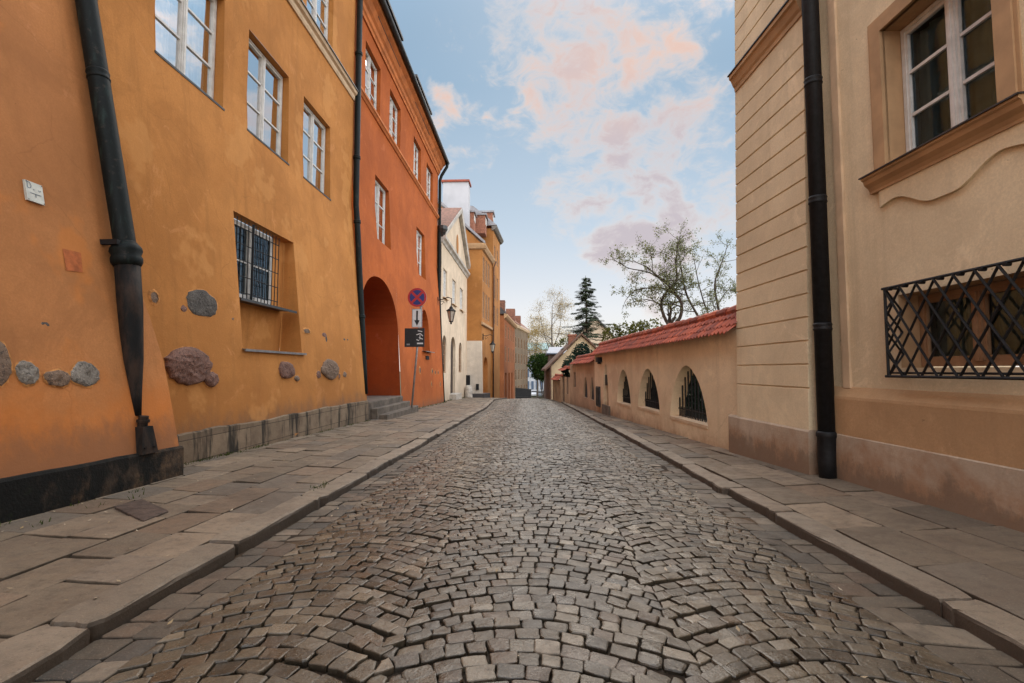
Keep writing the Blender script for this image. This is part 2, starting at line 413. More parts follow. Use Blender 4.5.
# one paving stone with worn edges
def stone(mb, c, zf, gap=.01, bev=.018, thick=.05, dome=.004, tilt=.02, tone=None, jit=.006, cut=.18, seg=0, dz=.005, edge=0.):
    cx = sum(p[0] for p in c)/4; cy = sum(p[1] for p in c)/4
    pts = []
    cs = []
    for p in c:
        dx, dy = cx-p[0], cy-p[1]; L = math.hypot(dx, dy) + 1e-6
        cs.append((p[0] + dx/L*gap*1.4 + U(-jit, jit), p[1] + dy/L*gap*1.4 + U(-jit, jit)))
    for i in range(4):
        a, b = cs[i], cs[(i+1) % 4]; L = math.hypot(b[0]-a[0], b[1]-a[1]) + 1e-6
        cc = min(cut, .035/L + .04)*U(.6, 1.4)
        ts = [cc] + [ (k+1)/(seg+1) for k in range(seg)] + [1-cc]
        for t in ts:
            e = U(-edge, edge)
            pts.append((lerp(a[0], b[0], t) + e*(b[1]-a[1])/L, lerp(a[1], b[1], t) - e*(b[0]-a[0])/L))
    n = len(pts)
    tx, ty = U(-tilt, tilt), U(-tilt, tilt); d = U(-dz, dz)
    mb.tone = U(0, 1) if tone is None else tone
    def zz(p, o): return zf(p[0], p[1]) + d + tx*(p[0]-cx) + ty*(p[1]-cy) + o
    def ins(p, k):
        dx, dy = cx-p[0], cy-p[1]; L = math.hypot(dx, dy) + 1e-6; k = min(k, L*.5)
        return (p[0]+dx/L*k, p[1]+dy/L*k)
    r = []
    for k, o in ((0, -thick), (0, -bev*.75), (bev*.35, -bev*.22), (bev*1.2, 0)):
        q = [ins(p, k) for p in pts]; mb.grime = 0. if thick > .1 else 1. if o < -bev else .62 if o <= -bev*.7 else .22 if o < 0 else 0.
        r.append(mb.add([(p[0], p[1], zz(p, o)) for p in q]))
    mb.grime = 0.; ctr = mb.add([(cx, cy, zz((cx, cy), dome))])
    for a, b in zip(r, r[1:]):
        for j in range(n): mb.face((a+j, a+(j+1) % n, b+(j+1) % n, b+j))
    for j in range(n): mb.face((r[-1]+j, r[-1]+(j+1) % n, ctr))

# granite setts laid in three lanes of segmental arcs
def lanes(y): return [xl(y)+.30, -.58, .60, xr(y)-.33]
RISE = .20
def farc(x, a, b):
    u = clamp((x-(a+b)/2)/((b-a)/2), -1, 1)
    return RISE*(1-abs(u)**1.8), -RISE*1.8*abs(u)**.8*(1 if u > 0 else -1)/((b-a)/2)
def zroad(x, y): return zr(y) + .02*(1-(x/1.9)**2) + .014*noise.noise((x*.9, y*.7, 5))
mb = MB(); y0 = -.6; k = 0
def wav(x, y): return .065*noise.noise((x*.9, y*.55, 9)) + .02*noise.noise((x*2.3, y*1.7, 2))
while y0 < 37:
    p = .088*U(.94, 1.07)
    L = lanes(y0)
    w = .08*noise.noise((y0*.5, 3.3, 0)); L[1] += w + U(-.05, .05); L[2] += -w*.7 + U(-.05, .05)
    for li in range(3):
        a, b = L[li], L[li+1]
        x = a; xsplit = [a]
        while x < b - .05:
            _, s = farc(x + .05, a, b)
            x += (U(.080, .112) if rnd.random() < .93 else U(.112, .135))/math.sqrt(1+.7*s*s); xsplit.append(min(x, b))
        xsplit[-1] = b
        if len(xsplit) > 2 and xsplit[-1]-xsplit[-2] < .05: xsplit.pop(-2)
        def corner(xx, top):
            f, s = farc(xx, a, b)
            if not top: return (xx, y0 + f - RISE + wav(xx, y0))
            x2 = clamp(xx - s*p*.7, a, b); f2 = farc(x2, a, b)[0]
            return (x2, y0 + p + f2 - RISE + wav(x2, y0+p))
        for xa, xb in zip(xsplit, xsplit[1:]):
            c = [corner(xa, 0), corner(xb, 0), corner(xb, 1), corner(xa, 1)]
            cyy = sum(q[1] for q in c)/4
            t = clamp(.5 + .33*noise.noise((xa*.7, cyy*.7, 1)) + rnd.gauss(0, .26), 0, 1)
            worn = rnd.random() < .25
            stone(mb, c, zroad, gap=U(.0006, .004), bev=U(.008, .012) if worn else U(.004, .007), tilt=.05, tone=t, jit=.0045, dz=.005, dome=U(-.002, .003), thick=.045, cut=.15 if worn else .08, seg=1 if cyy < 9 else 0, edge=.0035)
    y0 += p
# stretcher rows of larger flat stones beside the kerbs
gb = MB()
for side in (-1, 1):
    y = -.8
    while y < 36:
        L = U(.12, .20)
        xa, xb = (xl(y)-.0, xl(y)+.30) if side < 0 else (xr(y)-.33, xr(y)-.0)
        if side < 0 or rnd.random() < .8:
            xm = lerp(xa, xb, U(.42, .58)); sp = [(xa, xm), (xm, xb)]
        else: sp = [(xa, xb)]
        for q0, q1 in sp:
            stone(gb, [(q0, y), (q1, y+U(-.02, .02)), (q1, y+L+U(-.02, .02)), (q0, y+L)], lambda x, yy: zroad(x, yy)-.006, gap=.003, bev=.008, tilt=.04, jit=.007, seg=1, edge=.004, thick=.05, cut=.08)
        y += L
struct(mb.build('cobblestones', M['setts'], smooth=False))
struct(gb.build('gutter_stones', M['gutter']))

# kerbs
kb = MB(); y = -1.4
while y < 36:
    L = U(.85, 1.25)
    if y < .2 and y + L > .9: L = .9 - y if .9-y > .3 else L
    w = .23
    off = U(-.012, .012); oy = U(-.01, .01)
    nxt = y + L
    if 1.3 < nxt < 2.6 and y < 1.6: nxt = 2.05; L = nxt - y
    sh = .10 if nxt <= 2.06 else 0.
    x0, x1 = xl(y), xl(nxt)
    stone(kb, [(x0-w+off, y), (x0+off+sh+U(-.01,.01), y), (x1+off+sh*.3+U(-.01,.01), nxt), (x1-w+off, nxt)],
          lambda x, yy: gl(x, yy)+.002, gap=.006, bev=.03, thick=.22, tilt=.012, dz=.008, seg=7, edge=.007, jit=.01, dome=.002, cut=.1)
    y = nxt
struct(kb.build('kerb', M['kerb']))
kb = MB(); y = -1.0
brk = [2.45, 4.02, 4.9, 5.2]
while y < 36:
    L = U(1.0, 1.5)
    for b in brk:
        if y < b - .2 and y + L > b - .35: L = b - y; break
    nxt = y + L; w = .19; off = U(-.015, .015)
    x0, x1 = xr(y), xr(nxt)
    sh = .07 if abs(y-4.9) < .05 else 0
    stone(kb, [(x0+off-sh, y), (x0+w+off, y), (x1+w+off, nxt), (x1+off-sh*.5, nxt)],
          lambda x, yy: gr(x, yy)+.002, gap=.006, bev=.026, thick=.24, tilt=.012, dz=.008, seg=7, edge=.006, jit=.01, dome=.002, cut=.1)
    y = nxt
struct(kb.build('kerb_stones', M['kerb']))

# pavements: joint bed plus worn slabs
mb = MB(); prev = None
for i in range(-15, 178):
    y = i*.2
    for nm in (0,):
        k = mb.add([(x, y, gl(x, y)-.022 + .006*noise.noise((x*3, y*3, 1))) for x in (xl(y)-.05, xl(y)-.7, xl(y)-1.3, -3.6, -4.5)] +
                   [(x, y, gr(x, y)-.022 + .006*noise.noise((x*3, y*3, 1))) for x in (xr(y)+.05, xr(y)+.5, xr(y)+1.0, xr(y)+1.7)])
    if prev is not None:
        for j in (0,1,2,3,5,6,7): mb.face((prev+j, prev+j+1, k+j+1, k+j))
    prev = k
struct(mb.build('pavement_bed', M['joint']))
def wallR(y): return 3.10 - .046*(y-5.27)
def wallG(y): return 3.356 - .0656*y
sb = MB()
# left: rows roughly parallel to the kerb, joints skewed
rows = 7
yrow = [-1.6+U(0, .5) for _ in range(rows)]
def hidden_cover(c):
    cx = sum(p[0] for p in c)/4; cy = sum(p[1] for p in c)/4
    return -3.32 < cx < -2.72 and 3.38 < cy < 3.98
for r in range(rows):
    y = yrow[r]
    while y < 34:
        L = U(.36, .54) if rnd.random() < .88 else U(.54, .75)
        def xx(t, yy):
            a = xl(yy)-.23; b = -4.22
            if yy > 32: b = -3.5
            base = lerp(a, b, t/rows)
            return base + .03*noise.noise((t*3.1, yy*.6, 2))
        sk = U(-.04, .04)
        c = [(xx(r+1, y), y+sk), (xx(r, y), y), (xx(r, y+L), y+L), (xx(r+1, y+L), y+L+sk)]
        t = clamp(.5+.4*noise.noise((r*1.7, y*.8, 4))+rnd.gauss(0, .2), 0, 1)
        stone(sb, c, gl, gap=.0036, bev=.006, thick=.06, tilt=.010, jit=.005, dz=.005, tone=t, seg=3, edge=.004, cut=.03, dome=.001)
        y += L
struct(sb.build('pavement', M['slabs']))
sb = MB(); rows = 3
for r in range(rows):
    y = -1.6 + U(0, .5)
    while y < 30:
        L = U(.38, .75)
        def xx(t, yy):
            a = xr(yy)+.19; b = (wallR(yy) if yy < 6.9 else wallG(yy)) + .05
            return lerp(a, max(b, a+.15), t/rows) + .02*noise.noise((t*3.1, yy*.6, 7))
        sk = U(-.05, .05)
        c = [(xx(r, y), y), (xx(r+1, y), y+sk), (xx(r+1, y+L), y+L+sk), (xx(r, y+L), y+L)]
        t = clamp(.42+.4*noise.noise((r*1.7, y*.9, 14))+rnd.gauss(0, .24), 0, 1)
        stone(sb, c, gr, gap=.0033, bev=.006, thick=.06, tilt=.010, jit=.005, dz=.006, tone=t, seg=3, edge=.004, cut=.03, dome=.001)
        y += L
struct(sb.build('pavement_right', M['slabs']))
# broken edge slab row by the rough wall foot: cover plate
t = thing('access_cover', 'square rusty brown metal cover set in the left pavement slabs', 'cover', (-3.03, 3.67, gl(-3.03, 3.67)))
mb = MB(); stone(mb, [(-3.28,3.71),(-2.77,3.39),(-2.79,3.67),(-3.26,3.97)], lambda x, y: gl(x, y)+.014, gap=.004, bev=.006, thick=.05, tilt=.01, jit=.0, dz=0, seg=1, cut=.03)
mb.build('plate', M['brownmetal'], t)

# ------------------------------------------------------------------ wall kit
class Fr:
    def __init__(s, O, u, n, off, wav=.012, seed=0, amap=None):
        s.O = O; L = math.hypot(*u); s.u = (u[0]/L, u[1]/L); s.n = n; s.off = off; s.wav = wav; s.seed = seed; s.amap = amap
    def Q(s, a, z, x):
        return (s.O[0]+s.u[0]*a+s.n[0]*x, s.O[1]+s.u[1]*a+s.n[1]*x, z)
    def P(s, a, z, d=0.):
        w = s.wav*(noise.noise((a*.45, z*.45, s.seed)) + .35*noise.noise((a*1.6, z*1.6, s.seed+5))) if s.wav else 0
        if s.amap: a = s.amap(a, z)
        return s.Q(a, z, s.off(z) + w - d)
def hole(a0, a1, z0, z1, back, top=None, n=14, back_a=0.):
    return dict(a0=a0, a1=a1, z0=z0, z1=z1, back=back, top=top, n=n, back_a=back_a)
def arch(rise_from, z1, pw=2.0):
    return lambda t: rise_from + (z1-rise_from)*max(0., 1-abs(2*t-1)**pw)**(1/pw)
def frange(a, b, st):
    n = max(1, int(round((b-a)/st))); return [a+(b-a)*i/n for i in range(n+1)]
def wall(name, parent, fr, a0, a1, z0, z1, holes, mat, step=.55, kz=(), revmat=None, ends=(0, 0), top=0):
    mb = MB()
    A = set(frange(a0, a1, step)); Z = set(frange(z0, z1, step)) | set(kz)
    for h in holes: A |= {h['a0'], h['a1']}; Z |= {h['z0'], h['z1']}
    def clean(S):
        S = sorted(S); keep = {a0, a1, z0, z1} | set(kz)
        for h in holes: keep |= {h['a0'], h['a1'], h['z0'], h['z1']}
        out = []
        for v in S:
            if out and v-out[-1] < .04:
                if v in keep and out[-1] not in keep: out[-1] = v
                elif v in keep: out.append(v)
            else: out.append(v)
        return out
    A = [a for a in clean(A) if a0 <= a <= a1]; Z = [z for z in clean(Z) if z0 <= z <= z1]
    ids = {}
    def vid(i, j):
        if (i, j) not in ids: ids[(i, j)] = mb.add([fr.P(A[i], Z[j])])
        return ids[(i, j)]
    for i in range(len(A)-1):
        for j in range(len(Z)-1):
            ca, cz = (A[i]+A[i+1])/2, (Z[j]+Z[j+1])/2
            if any(h['a0'] < ca < h['a1'] and h['z0'] < cz < h['z1'] for h in holes): continue
            mb.face((vid(i,j), vid(i+1,j), vid(i+1,j+1), vid(i,j+1)))
    for h in holes:
        out = []      # outline left-bottom -> up -> over -> down right
        if h['top']:
            n = h['n']; tt = [.5-.5*math.cos(math.pi*k/n) for k in range(n+1)]
            cv = [(lerp(h['a0'], h['a1'], t), max(h['z0'], h['top'](t))) for t in tt]
            for (p, q) in zip(cv, cv[1:]):
                mb.poly([fr.P(p[0], p[1]), fr.P(q[0], q[1]), fr.P(q[0], h['z1']), fr.P(p[0], h['z1'])])
            lo = [(h['a0'], z) for z in frange(h['z0'], cv[0][1], .5)][:-1] if cv[0][1] > h['z0']+.05 else []
            ro = [(h['a1'], z) for z in frange(cv[-1][1], h['z0'], .5)][1:] if cv[-1][1] > h['z0']+.05 else []
            out = lo + cv + ro
        else:
            out = [(h['a0'], z) for z in frange(h['z0'], h['z1'], .5)] + [(h['a1'], z) for z in frange(h['z1'], h['z0'], .5)]
        mb.mi = 1 if revmat and h.get('rev', True) else 0
        loop = out + [out[0]]
        mid = (h['a0']+h['a1'])/2; ba = h['back_a']
        for p, q in zip(loop, loop[1:]):
            pa = p[0] + (ba if p[0] < mid else -ba); qa = q[0] + (ba if q[0] < mid else -ba)
            mb.poly([fr.P(*p), fr.P(*q), fr.Q(qa, q[1], h['back']), fr.Q(pa, p[1], h['back'])])
        mb.mi = 0
    for e, a in zip(ends, (a0, a1)):
        if e:
            for p, q in zip(Z, Z[1:]):
                mb.poly([fr.P(a, p), fr.P(a, q), fr.Q(a, q, fr.off(q)-e), fr.Q(a, p, fr.off(p)-e)])
    if top:
        for p, q in zip(A, A[1:]):
            mb.poly([fr.P(p, z1), fr.P(q, z1), fr.Q(q, z1, fr.off(z1)-top), fr.Q(p, z1, fr.off(z1)-top)])
    return mb.build(name, [mat, revmat] if revmat else mat, parent)
def fbox(mb, fr, a0, a1, z0, z1, x0, x1):
    mb.hexa([fr.Q(a0,z0,x0), fr.Q(a1,z0,x0), fr.Q(a1,z0,x1), fr.Q(a0,z0,x1), fr.Q(a0,z1,x0), fr.Q(a1,z1,x0), fr.Q(a1,z1,x1), fr.Q(a0,z1,x1)])
def fprofile(mb, fr, a0, a1, prof, n=1, endcaps=True):     # extrude (x, z) profile along the wall
    rings = []
    for i in range(n+1):
        a = lerp(a0, a1, i/n); rings.append(mb.add([fr.Q(a, z, x) for x, z in prof]))
    m = len(prof)
    for r0, r1 in zip(rings, rings[1:]):
        for j in range(m): mb.face((r0+j, r0+(j+1)%m, r1+(j+1)%m, r1+j))
    if endcaps: mb.face([rings[0]+j for j in range(m)]); mb.face([rings[-1]+j for j in range(m)][::-1])
def window(parent, fr, a0, a1, z0, z1, x, rows=3, fm='frame', gm='glass', curtain=True, cols=2, thick=.68, depth=.55, cm='curtain'):
    mb = MB(); fw = .055*thick
    fbox(mb, fr, a0, a0+fw, z0, z1, x-.03, x+.03); fbox(mb, fr, a1-fw, a1, z0, z1, x-.03, x+.03)
    fbox(mb, fr, a0+fw, a1-fw, z0, z0+fw, x-.03, x+.028); fbox(mb, fr, a0+fw, a1-fw, z1-fw, z1, x-.03, x+.028)
    for c in range(1, cols):
        m = lerp(a0, a1, c/cols)
        fbox(mb, fr, m-.05*thick, m+.05*thick, z0+fw, z1-fw, x-.025, x+.04)
        fbox(mb, fr, m-.013, m+.013, z0+fw, z1-fw, x+.04, x+.05)
    for c in range(cols):
        p = lerp(a0, a1, c/cols) + (fw if c == 0 else .05*thick); q = lerp(a0, a1, (c+1)/cols) - (fw if c == cols-1 else .05*thick)
        s = .03*thick
        fbox(mb, fr, p, p+s, z0+fw, z1-fw, x-.015, x+.022); fbox(mb, fr, q-s, q, z0+fw, z1-fw, x-.015, x+.022)
        fbox(mb, fr, p+s, q-s, z0+fw, z0+fw+.045, x-.015, x+.02); fbox(mb, fr, p+s, q-s, z1-fw-.035, z1-fw, x-.015, x+.02)
        for k in range(1, rows):
            zc = lerp(z0+fw, z1-fw, k/rows); fbox(mb, fr, p+s, q-s, zc-.014, zc+.014, x-.01, x+.016)
    w = mb.build('window', M[fm], parent)
    g = MB(); q = [fr.Q(a0+.02, z0+.02, x-.006), fr.Q(a1-.02, z0+.02, x-.006), fr.Q(a1-.02, z1-.02, x-.006), fr.Q(a0+.02, z1-.02, x-.006)]
    g.poly(q if fr.u[1]*fr.n[0]-fr.u[0]*fr.n[1] > 0 else q[::-1])
    g.build('pane', M[gm], w)
    b = MB(); d = x-depth
    o = [(a0+.01, z0+.01), (a1-.01, z0+.01), (a1-.01, z1-.01), (a0+.01, z1-.01)]
    b.poly([fr.Q(a, z, d) for a, z in o])
    for p, q in zip(o, o[1:]+o[:1]): b.poly([fr.Q(*p, x-.035), fr.Q(*q, x-.035), fr.Q(*q, d), fr.Q(*p, d)])
    b.build('interior', M['interior'], w)
    if curtain:
        c = MB()
        for (p, q) in curtain if isinstance(curtain, list) else [(.03, .36), (.64, .97)]:
            n = 26; ring = []
            for i in range(n+1):
                a = lerp(a0, a1, lerp(p, q, i/n)); xx = x-.09 + .022*math.sin(i*1.9) + .01*math.sin(i*.7)
                ring.append(c.add([fr.Q(a, z0+.06, xx), fr.Q(a, z1-.06, xx*1.0)]))
            for r0, r1 in zip(ring, ring[1:]): c.face((r0, r1, r1+1, r0+1))
        c.build('curtain', M[cm], w, smooth=True)
    return w
def sill(parent, fr, a0, a1, z, x0, x1, mat='sheet', drop=.035, name='sill'):
    mb = MB()
    fprofile(mb, fr, a0, a1, [(x0, z+.03), (x1, z), (x1, z-drop), (x1-.015, z-drop), (x1-.015, z-.01), (x0, z-.0)])
    return mb.build(name, M[mat], parent)
def boulder(parent, fr, a, z, w, h, mat, d=.05, rot=0., seed=0, spiky=.15):
    mb = MB(); nu, nv = 30, 9; rings = []
    def kk(th, rr): return 1 + spiky*noise.noise((math.cos(th)*1.2, math.sin(th)*1.2, seed*3.7)) + .10*noise.noise((math.cos(th)*3.2, math.sin(th)*3.2, seed+9)) + .05*noise.noise((math.cos(th)*8, math.sin(th)*8, seed+rr*3))
    for i in range(nv+1):
        ph = i/nv*math.pi/2; rr = math.sin(ph); hh = math.cos(ph)**.5
        ring = []
        for j in range(nu):
            th = 2*math.pi*j/nu; k = kk(th, rr)
            du = math.cos(th)*w/2*rr*k; dv = math.sin(th)*h/2*rr*k
            aa = a + du*math.cos(rot) - dv*math.sin(rot); zz = z + du*math.sin(rot) + dv*math.cos(rot)
            q = noise.noise((du*7/max(w,.1)*.4, dv*7/max(w,.1)*.4, seed)) + .5*noise.noise((du*22, dv*22, seed))
            p = fr.P(aa, zz, -(d*hh*(1+.34*q) - .010))
            ring.append(p)
        rings.append(mb.add(ring) if i else mb.add([ring[0]]*1))
    for j in range(nu): mb.face((rings[0], rings[1]+j, rings[1]+(j+1) % nu))
    for r0, r1 in zip(rings[1:], rings[2:]):
        for j in range(nu): mb.face((r0+j, r1+j, r1+(j+1) % nu, r0+(j+1) % nu))
    o = mb.build('fieldstone', M[mat], parent)
    if w > .13 and d > .015:
        mb = MB(); pts = []
        for j in range(40):
            th = 2*math.pi*j/40; e = .006 + .016*max(0, noise.noise((math.cos(th)*2.5, math.sin(th)*2.5, seed+50))) + .012*noise.noise((math.cos(th)*9, math.sin(th)*9, seed+5))
            k = kk(th, 1.); pts.append((a + math.cos(th)*(w/2*k+e), z + math.sin(th)*(h/2*k+e)))
        for i in range(40):
            p, q = pts[i], pts[(i+1) % 40]
            mb.poly([fr.P(p[0], p[1], -.002), fr.P(q[0], q[1], -.002), fr.P(lerp(q[0], a, .35), lerp(q[1], z, .35), -.012), fr.P(lerp(p[0], a, .35), lerp(p[1], z, .35), -.012)])
        mb.build('mortar_rim', M['mortar'], o)
    return o
def pipe(parent, pts, r, mat='pipe', collars=(), cr=1.18, n=16, ch=.05):
    mb = MB(); mb.tube(pts, r, n); o = mb.build('drainpipe', M[mat], parent, smooth=True)
    P = [Vector(p) for p in pts]
    for zc in collars:
        for p, q in zip(P, P[1:]):
            if min(p.z, q.z) <= zc <= max(p.z, q.z) and abs(p.z-q.z) > 1e-6:
                t = (zc-p.z)/(q.z-p.z); c = p.lerp(q, t); d = (q-p).normalized()
                k = MB(); k.tube([c-d*ch, c-d*ch*.6, c-d*.2*ch, c+d*.2*ch, c+d*ch*.6, c+d*ch], [r*1.03, r*cr, r*(cr-.08), r*(cr-.08), r*cr, r*1.03], n)
                k.build('pipe_collar', M[mat], o, smooth=True); break
    return o
LEFT = ((0, 0), (0, 1), (1, 0))
def pw(*pts):       # piecewise linear
    def f(z):
        if z <= pts[0][0]:
            (a, b), (c, d) = pts[0], pts[1]
            return b
        for (a, b), (c, d) in zip(pts, pts[1:]):
            if z <= c: return b + (d-b)*(z-a)/(c-a)
        return pts[-1][1]
    return f
# ------------------------------------------------------------------ left: apricot house with buttressed wall
def yend(z): return lerp(4.95, 4.62, clamp((z-1.3)/1.3, 0, 1))
def amapA(a, z): return a if a < 4.2 else 4.2 + (a-4.2)*(yend(z)-4.2)/.75
FA = Fr(*LEFT, pw((.3,-3.69),(2.2,-4.12),(5,-4.73),(7,-4.92),(14,-4.95)), wav=.022, seed=1, amap=amapA)
hA = thing('apricot_house', 'apricot orange rendered house with leaning wall and black plinth, nearest on the left', 'house', (-4.0, 0, .1))
hl = []
for a in (-2.0, .2, 2.3):
    hl.append(hole(a, a+1.25, 5.0, 6.65, -5.15))
wall('wall', hA, FA, -6, 4.95, -.3, 12.5, hl, M['apricot'], step=.5, kz=(.3, 2.2), ends=(0, .9))
for h in hl:
    window(hA, FA, h['a0']+.01, h['a1']-.01, h['z0']+.02, h['z1']-.01, -5.08)
mb = MB(); prev = None
for i in range(0, 56):
    a = -6 + 10.97*i/55; zg = gl(-3.7, a)
    w = .012*noise.noise((a*1.5, 0, 3)); tz = .30 + .012*noise.noise((a*2, 4, 3))
    k = mb.add([(-3.645+w, a, zg-.25), (-3.648+w, a, zg+.1), (-3.655+w*.5, a, zg+tz-.02), (-3.672+w, a, zg+tz), (-3.78, a, zg+tz+.005)])
    if prev is not None:
        for j in range(4): mb.face((prev+j, k+j, k+j+1, prev+j+1))
    prev = k
k2 = mb.add([(-4.3, 4.97, gl(-3.7, 4.97)-.25), (-4.3, 4.97, gl(-3.7, 4.97)+.31)])
mb.face((prev, k2, k2+1, prev+4, prev+3, prev+2, prev+1)); 
mb.build('plinth', M['plinthA'], hA)
mb = MB(); mb.poly([(-4.1,-6,12.5),(-4.1,4.6,12.5),(-9,4.6,16.5),(-9,-6,16.5)]); mb.build('roof', M['brownroof'], hA)
for i, (a, z, w, h, m) in enumerate([(3.34,1.15,.20,.34,'fs_brown'),(3.545,1.08,.17,.20,'fs_grey'),(3.77,1.035,.22,.14,'fs_brown'),(4.02,1.065,.27,.21,'fs_grey'),(3.745,1.475,.11,.055,'fs_dark')]):
    boulder(hA, FA, a, z, w, h, m, d=.035 if i < 4 else .012, seed=i+1)
mb = MB()
mb.poly([FA.P(4.0,1.97,-.004), FA.P(4.16,1.985,-.004), FA.P(4.175,2.17,-.004), FA.P(4.0,2.165,-.004)])
mb.build('exposed_brick', M['brickpatch'], hA)
pA = pipe(hA, [(-4.70,4.60,6.4),(-4.60,4.58,4.93),(-4.02,4.55,2.30),(-3.99,4.55,2.14)], .092, collars=(4.1,), cr=1.08, n=20)
mb = MB(); mb.tube([(-4.035,4.55,2.36),(-4.02,4.55,2.30),(-4.015,4.55,2.27),(-4.01,4.55,2.23),(-4.005,4.55,2.20),(-4.0,4.55,2.16),(-3.995,4.55,2.12)], [.095,.132,.136,.118,.132,.13,.108], 20); mb.build('pipe_collar', M['pipe'], pA, smooth=True)
mb = MB(); mb.tube([(-3.995,4.55,2.14),(-3.93,4.535,1.7),(-3.87,4.52,1.2),(-3.815,4.505,.86),(-3.79,4.5,.66)], [.106,.102,.086,.052,.04], 20); mb.build('lower_pipe', M['rusty'], pA, smooth=True)
mb = MB(); mb.box(-4.22,-3.98,4.40,4.44,2.31,2.36); mb.build('bracket', M['iron'], pA)
t = MB(); t.tube([(-3.735,4.5,.50),(-3.715,4.5,.66)], [.045,.04], 12); t.tube([(-3.722,4.5,.60),(-3.72,4.5,.625)], .055, 12)
zg = gl(-3.7, 4.5)
t.hexa([(-3.76,4.40,zg+.29),(-3.635,4.40,zg+.29),(-3.635,4.60,zg+.29),(-3.76,4.60,zg+.29),(-3.78,4.44,.56),(-3.67,4.44,.56),(-3.67,4.56,.56),(-3.78,4.56,.56)])
for y in (4.44, 4.55): t.tube([(-3.63,y,zg+.35),(-3.655,y,zg+.35)], .012, 8)
t.build('drain_outlet', M['rusty'], pA)
# enamel plate with letters
t = thing('wall_plate', 'small off-white enamel plate lettered with a D on the apricot wall', 'sign', FA.P(3.8, 2.6))
FS = Fr(*LEFT, lambda z: FA.off(z), wav=0)
e = .012*(noise.noise((3.8*.45, 2.6*.45, 1)))
def SP(a, z, o):
    a = 3.806+(a-3.805)*.84; z = 2.594+(z-2.592)*.84; return FS.Q(a, z, FA.off(z)+.012+e+o)
mb = MB()
mb.hexa([SP(3.72,2.49,-.03), SP(3.89,2.49,-.03), SP(3.89,2.49,.012), SP(3.72,2.49,.012), SP(3.72,2.695,-.03), SP(3.89,2.695,-.03), SP(3.89,2.695,.012), SP(3.72,2.695,.012)])
mb.build('plate', M['plaque'], t)
mb = MB()
def stroke(mb, p, q, w, o=.0145):
    d = Vector((q[0]-p[0], q[1]-p[1])); d.normalize(); nx, nz = -d.y*w/2, d.x*w/2
    mb.poly([SP(p[0]+nx,p[1]+nz,o), SP(p[0]-nx,p[1]-nz,o), SP(q[0]-nx,q[1]-nz,o), SP(q[0]+nx,q[1]+nz,o)])
D = [(3.737,2.682),(3.737,2.622),(3.757,2.622),(3.768,2.632),(3.772,2.652),(3.768,2.672),(3.757,2.682),(3.737,2.682)]
for p, q in zip(D, D[1:]): stroke(mb, p, q, .007)
stroke(mb, (3.752,2.575), (3.862,2.575), .006, .0149); stroke(mb, (3.807,2.575), (3.807,2.54), .007, .0153)
stroke(mb, (3.79,2.618), (3.80,2.618), .009); 
for p in ((3.84,2.622),(3.85,2.618),(3.86,2.624)): stroke(mb, p, (p[0]+.006, p[1]), .012)
mb.build('lettering', plain('blue_grey_lettering', (.06,.09,.13), .5), t)
for a, z in ((3.73,2.685),(3.88,2.685),(3.73,2.5),(3.88,2.5)):
    mb = MB(); stroke(mb, (a-.005,z), (a+.005,z), .01, .016); mb.build('screw', M['iron'], t)

# ------------------------------------------------------------------ left: ochre house
FB = Fr(*LEFT, pw((0,-4.07),(5,-4.57),(5.4,-4.6),(14,-4.6)), wav=.016, seed=2)
hB = thing('ochre_house', 'yellow ochre house with embedded boulders, barred window and cream string course', 'house', (-4.6, 8.3, 0))
hl = [hole(a, b, 4.98, 6.67, -4.83) for a, b in ((5.46,6.74),(7.36,8.66),(9.28,10.56))]
up = [hole(a, b, 8.42, 10.1, -4.83) for a, b in ((5.46,6.74),(7.36,8.66),(9.28,10.56))]
gr_ = hole(6.85, 8.66, 1.42, 3.47, -4.63)
wall('wall', hB, FB, 4.64, 11.93, -.5, 12.6, hl+up+[gr_], M['ochre'], step=.5, kz=(0, 5, 5.4), ends=(.5, .6))
for i, h in enumerate(hl+up):
    w = window(hB, FB, h['a0']+.01, h['a1']-.01, h['z0']+.03, h['z1']-.01, -4.74, curtain=[(.03,.42),(.56,.97)] if i == 0 else ([(.03,.2)] if i == 1 else [(.04,.3),(.7,.96)]))
    sill(w, FB, h['a0']-.02, h['a1']+.03, h['z0']+.005, -4.74, -4.555, drop=.03)
w = window(hB, FB, 6.88, 8.22, 2.22, 3.43, -4.60, rows=2, gm='glassdim', curtain=[(.03,.36)], depth=.5)
mb = MB()
mb.poly([FB.Q(6.86,1.43,-4.628),FB.Q(8.65,1.43,-4.628),FB.Q(8.65,2.2,-4.60),FB.Q(6.86,2.2,-4.60)])
mb.poly([FB.Q(8.22,2.2,-4.60),FB.Q(8.65,2.2,-4.60),FB.Q(8.65,3.46,-4.60),FB.Q(8.22,3.46,-4.60)])
mb.build('niche_back', M['ochre'], hB)
sill(w, FB, 6.87, 8.56, 2.17, -4.60, -4.27, drop=.04)
sill(hB, FB, 6.83, 8.74, 1.41, -4.60, -4.155, 'zinc', drop=.035, name='window_sill')
mb = MB()
for i in range(14):
    a = 6.92 + 1.32*i/13; mb.tube([FB.Q(a,2.18,-4.47), FB.Q(a,3.44,-4.47)], .007, 6)
for z in (2.3,2.55,2.8,3.05,3.3): mb.tube([FB.Q(6.87,z,-4.475), FB.Q(8.26,z,-4.475)], .008, 6)
mb.tube([FB.Q(7.45,2.18,-4.46), FB.Q(7.45,3.44,-4.46)], .014, 6)
mb.build('window_grille', M['iron'], hB)
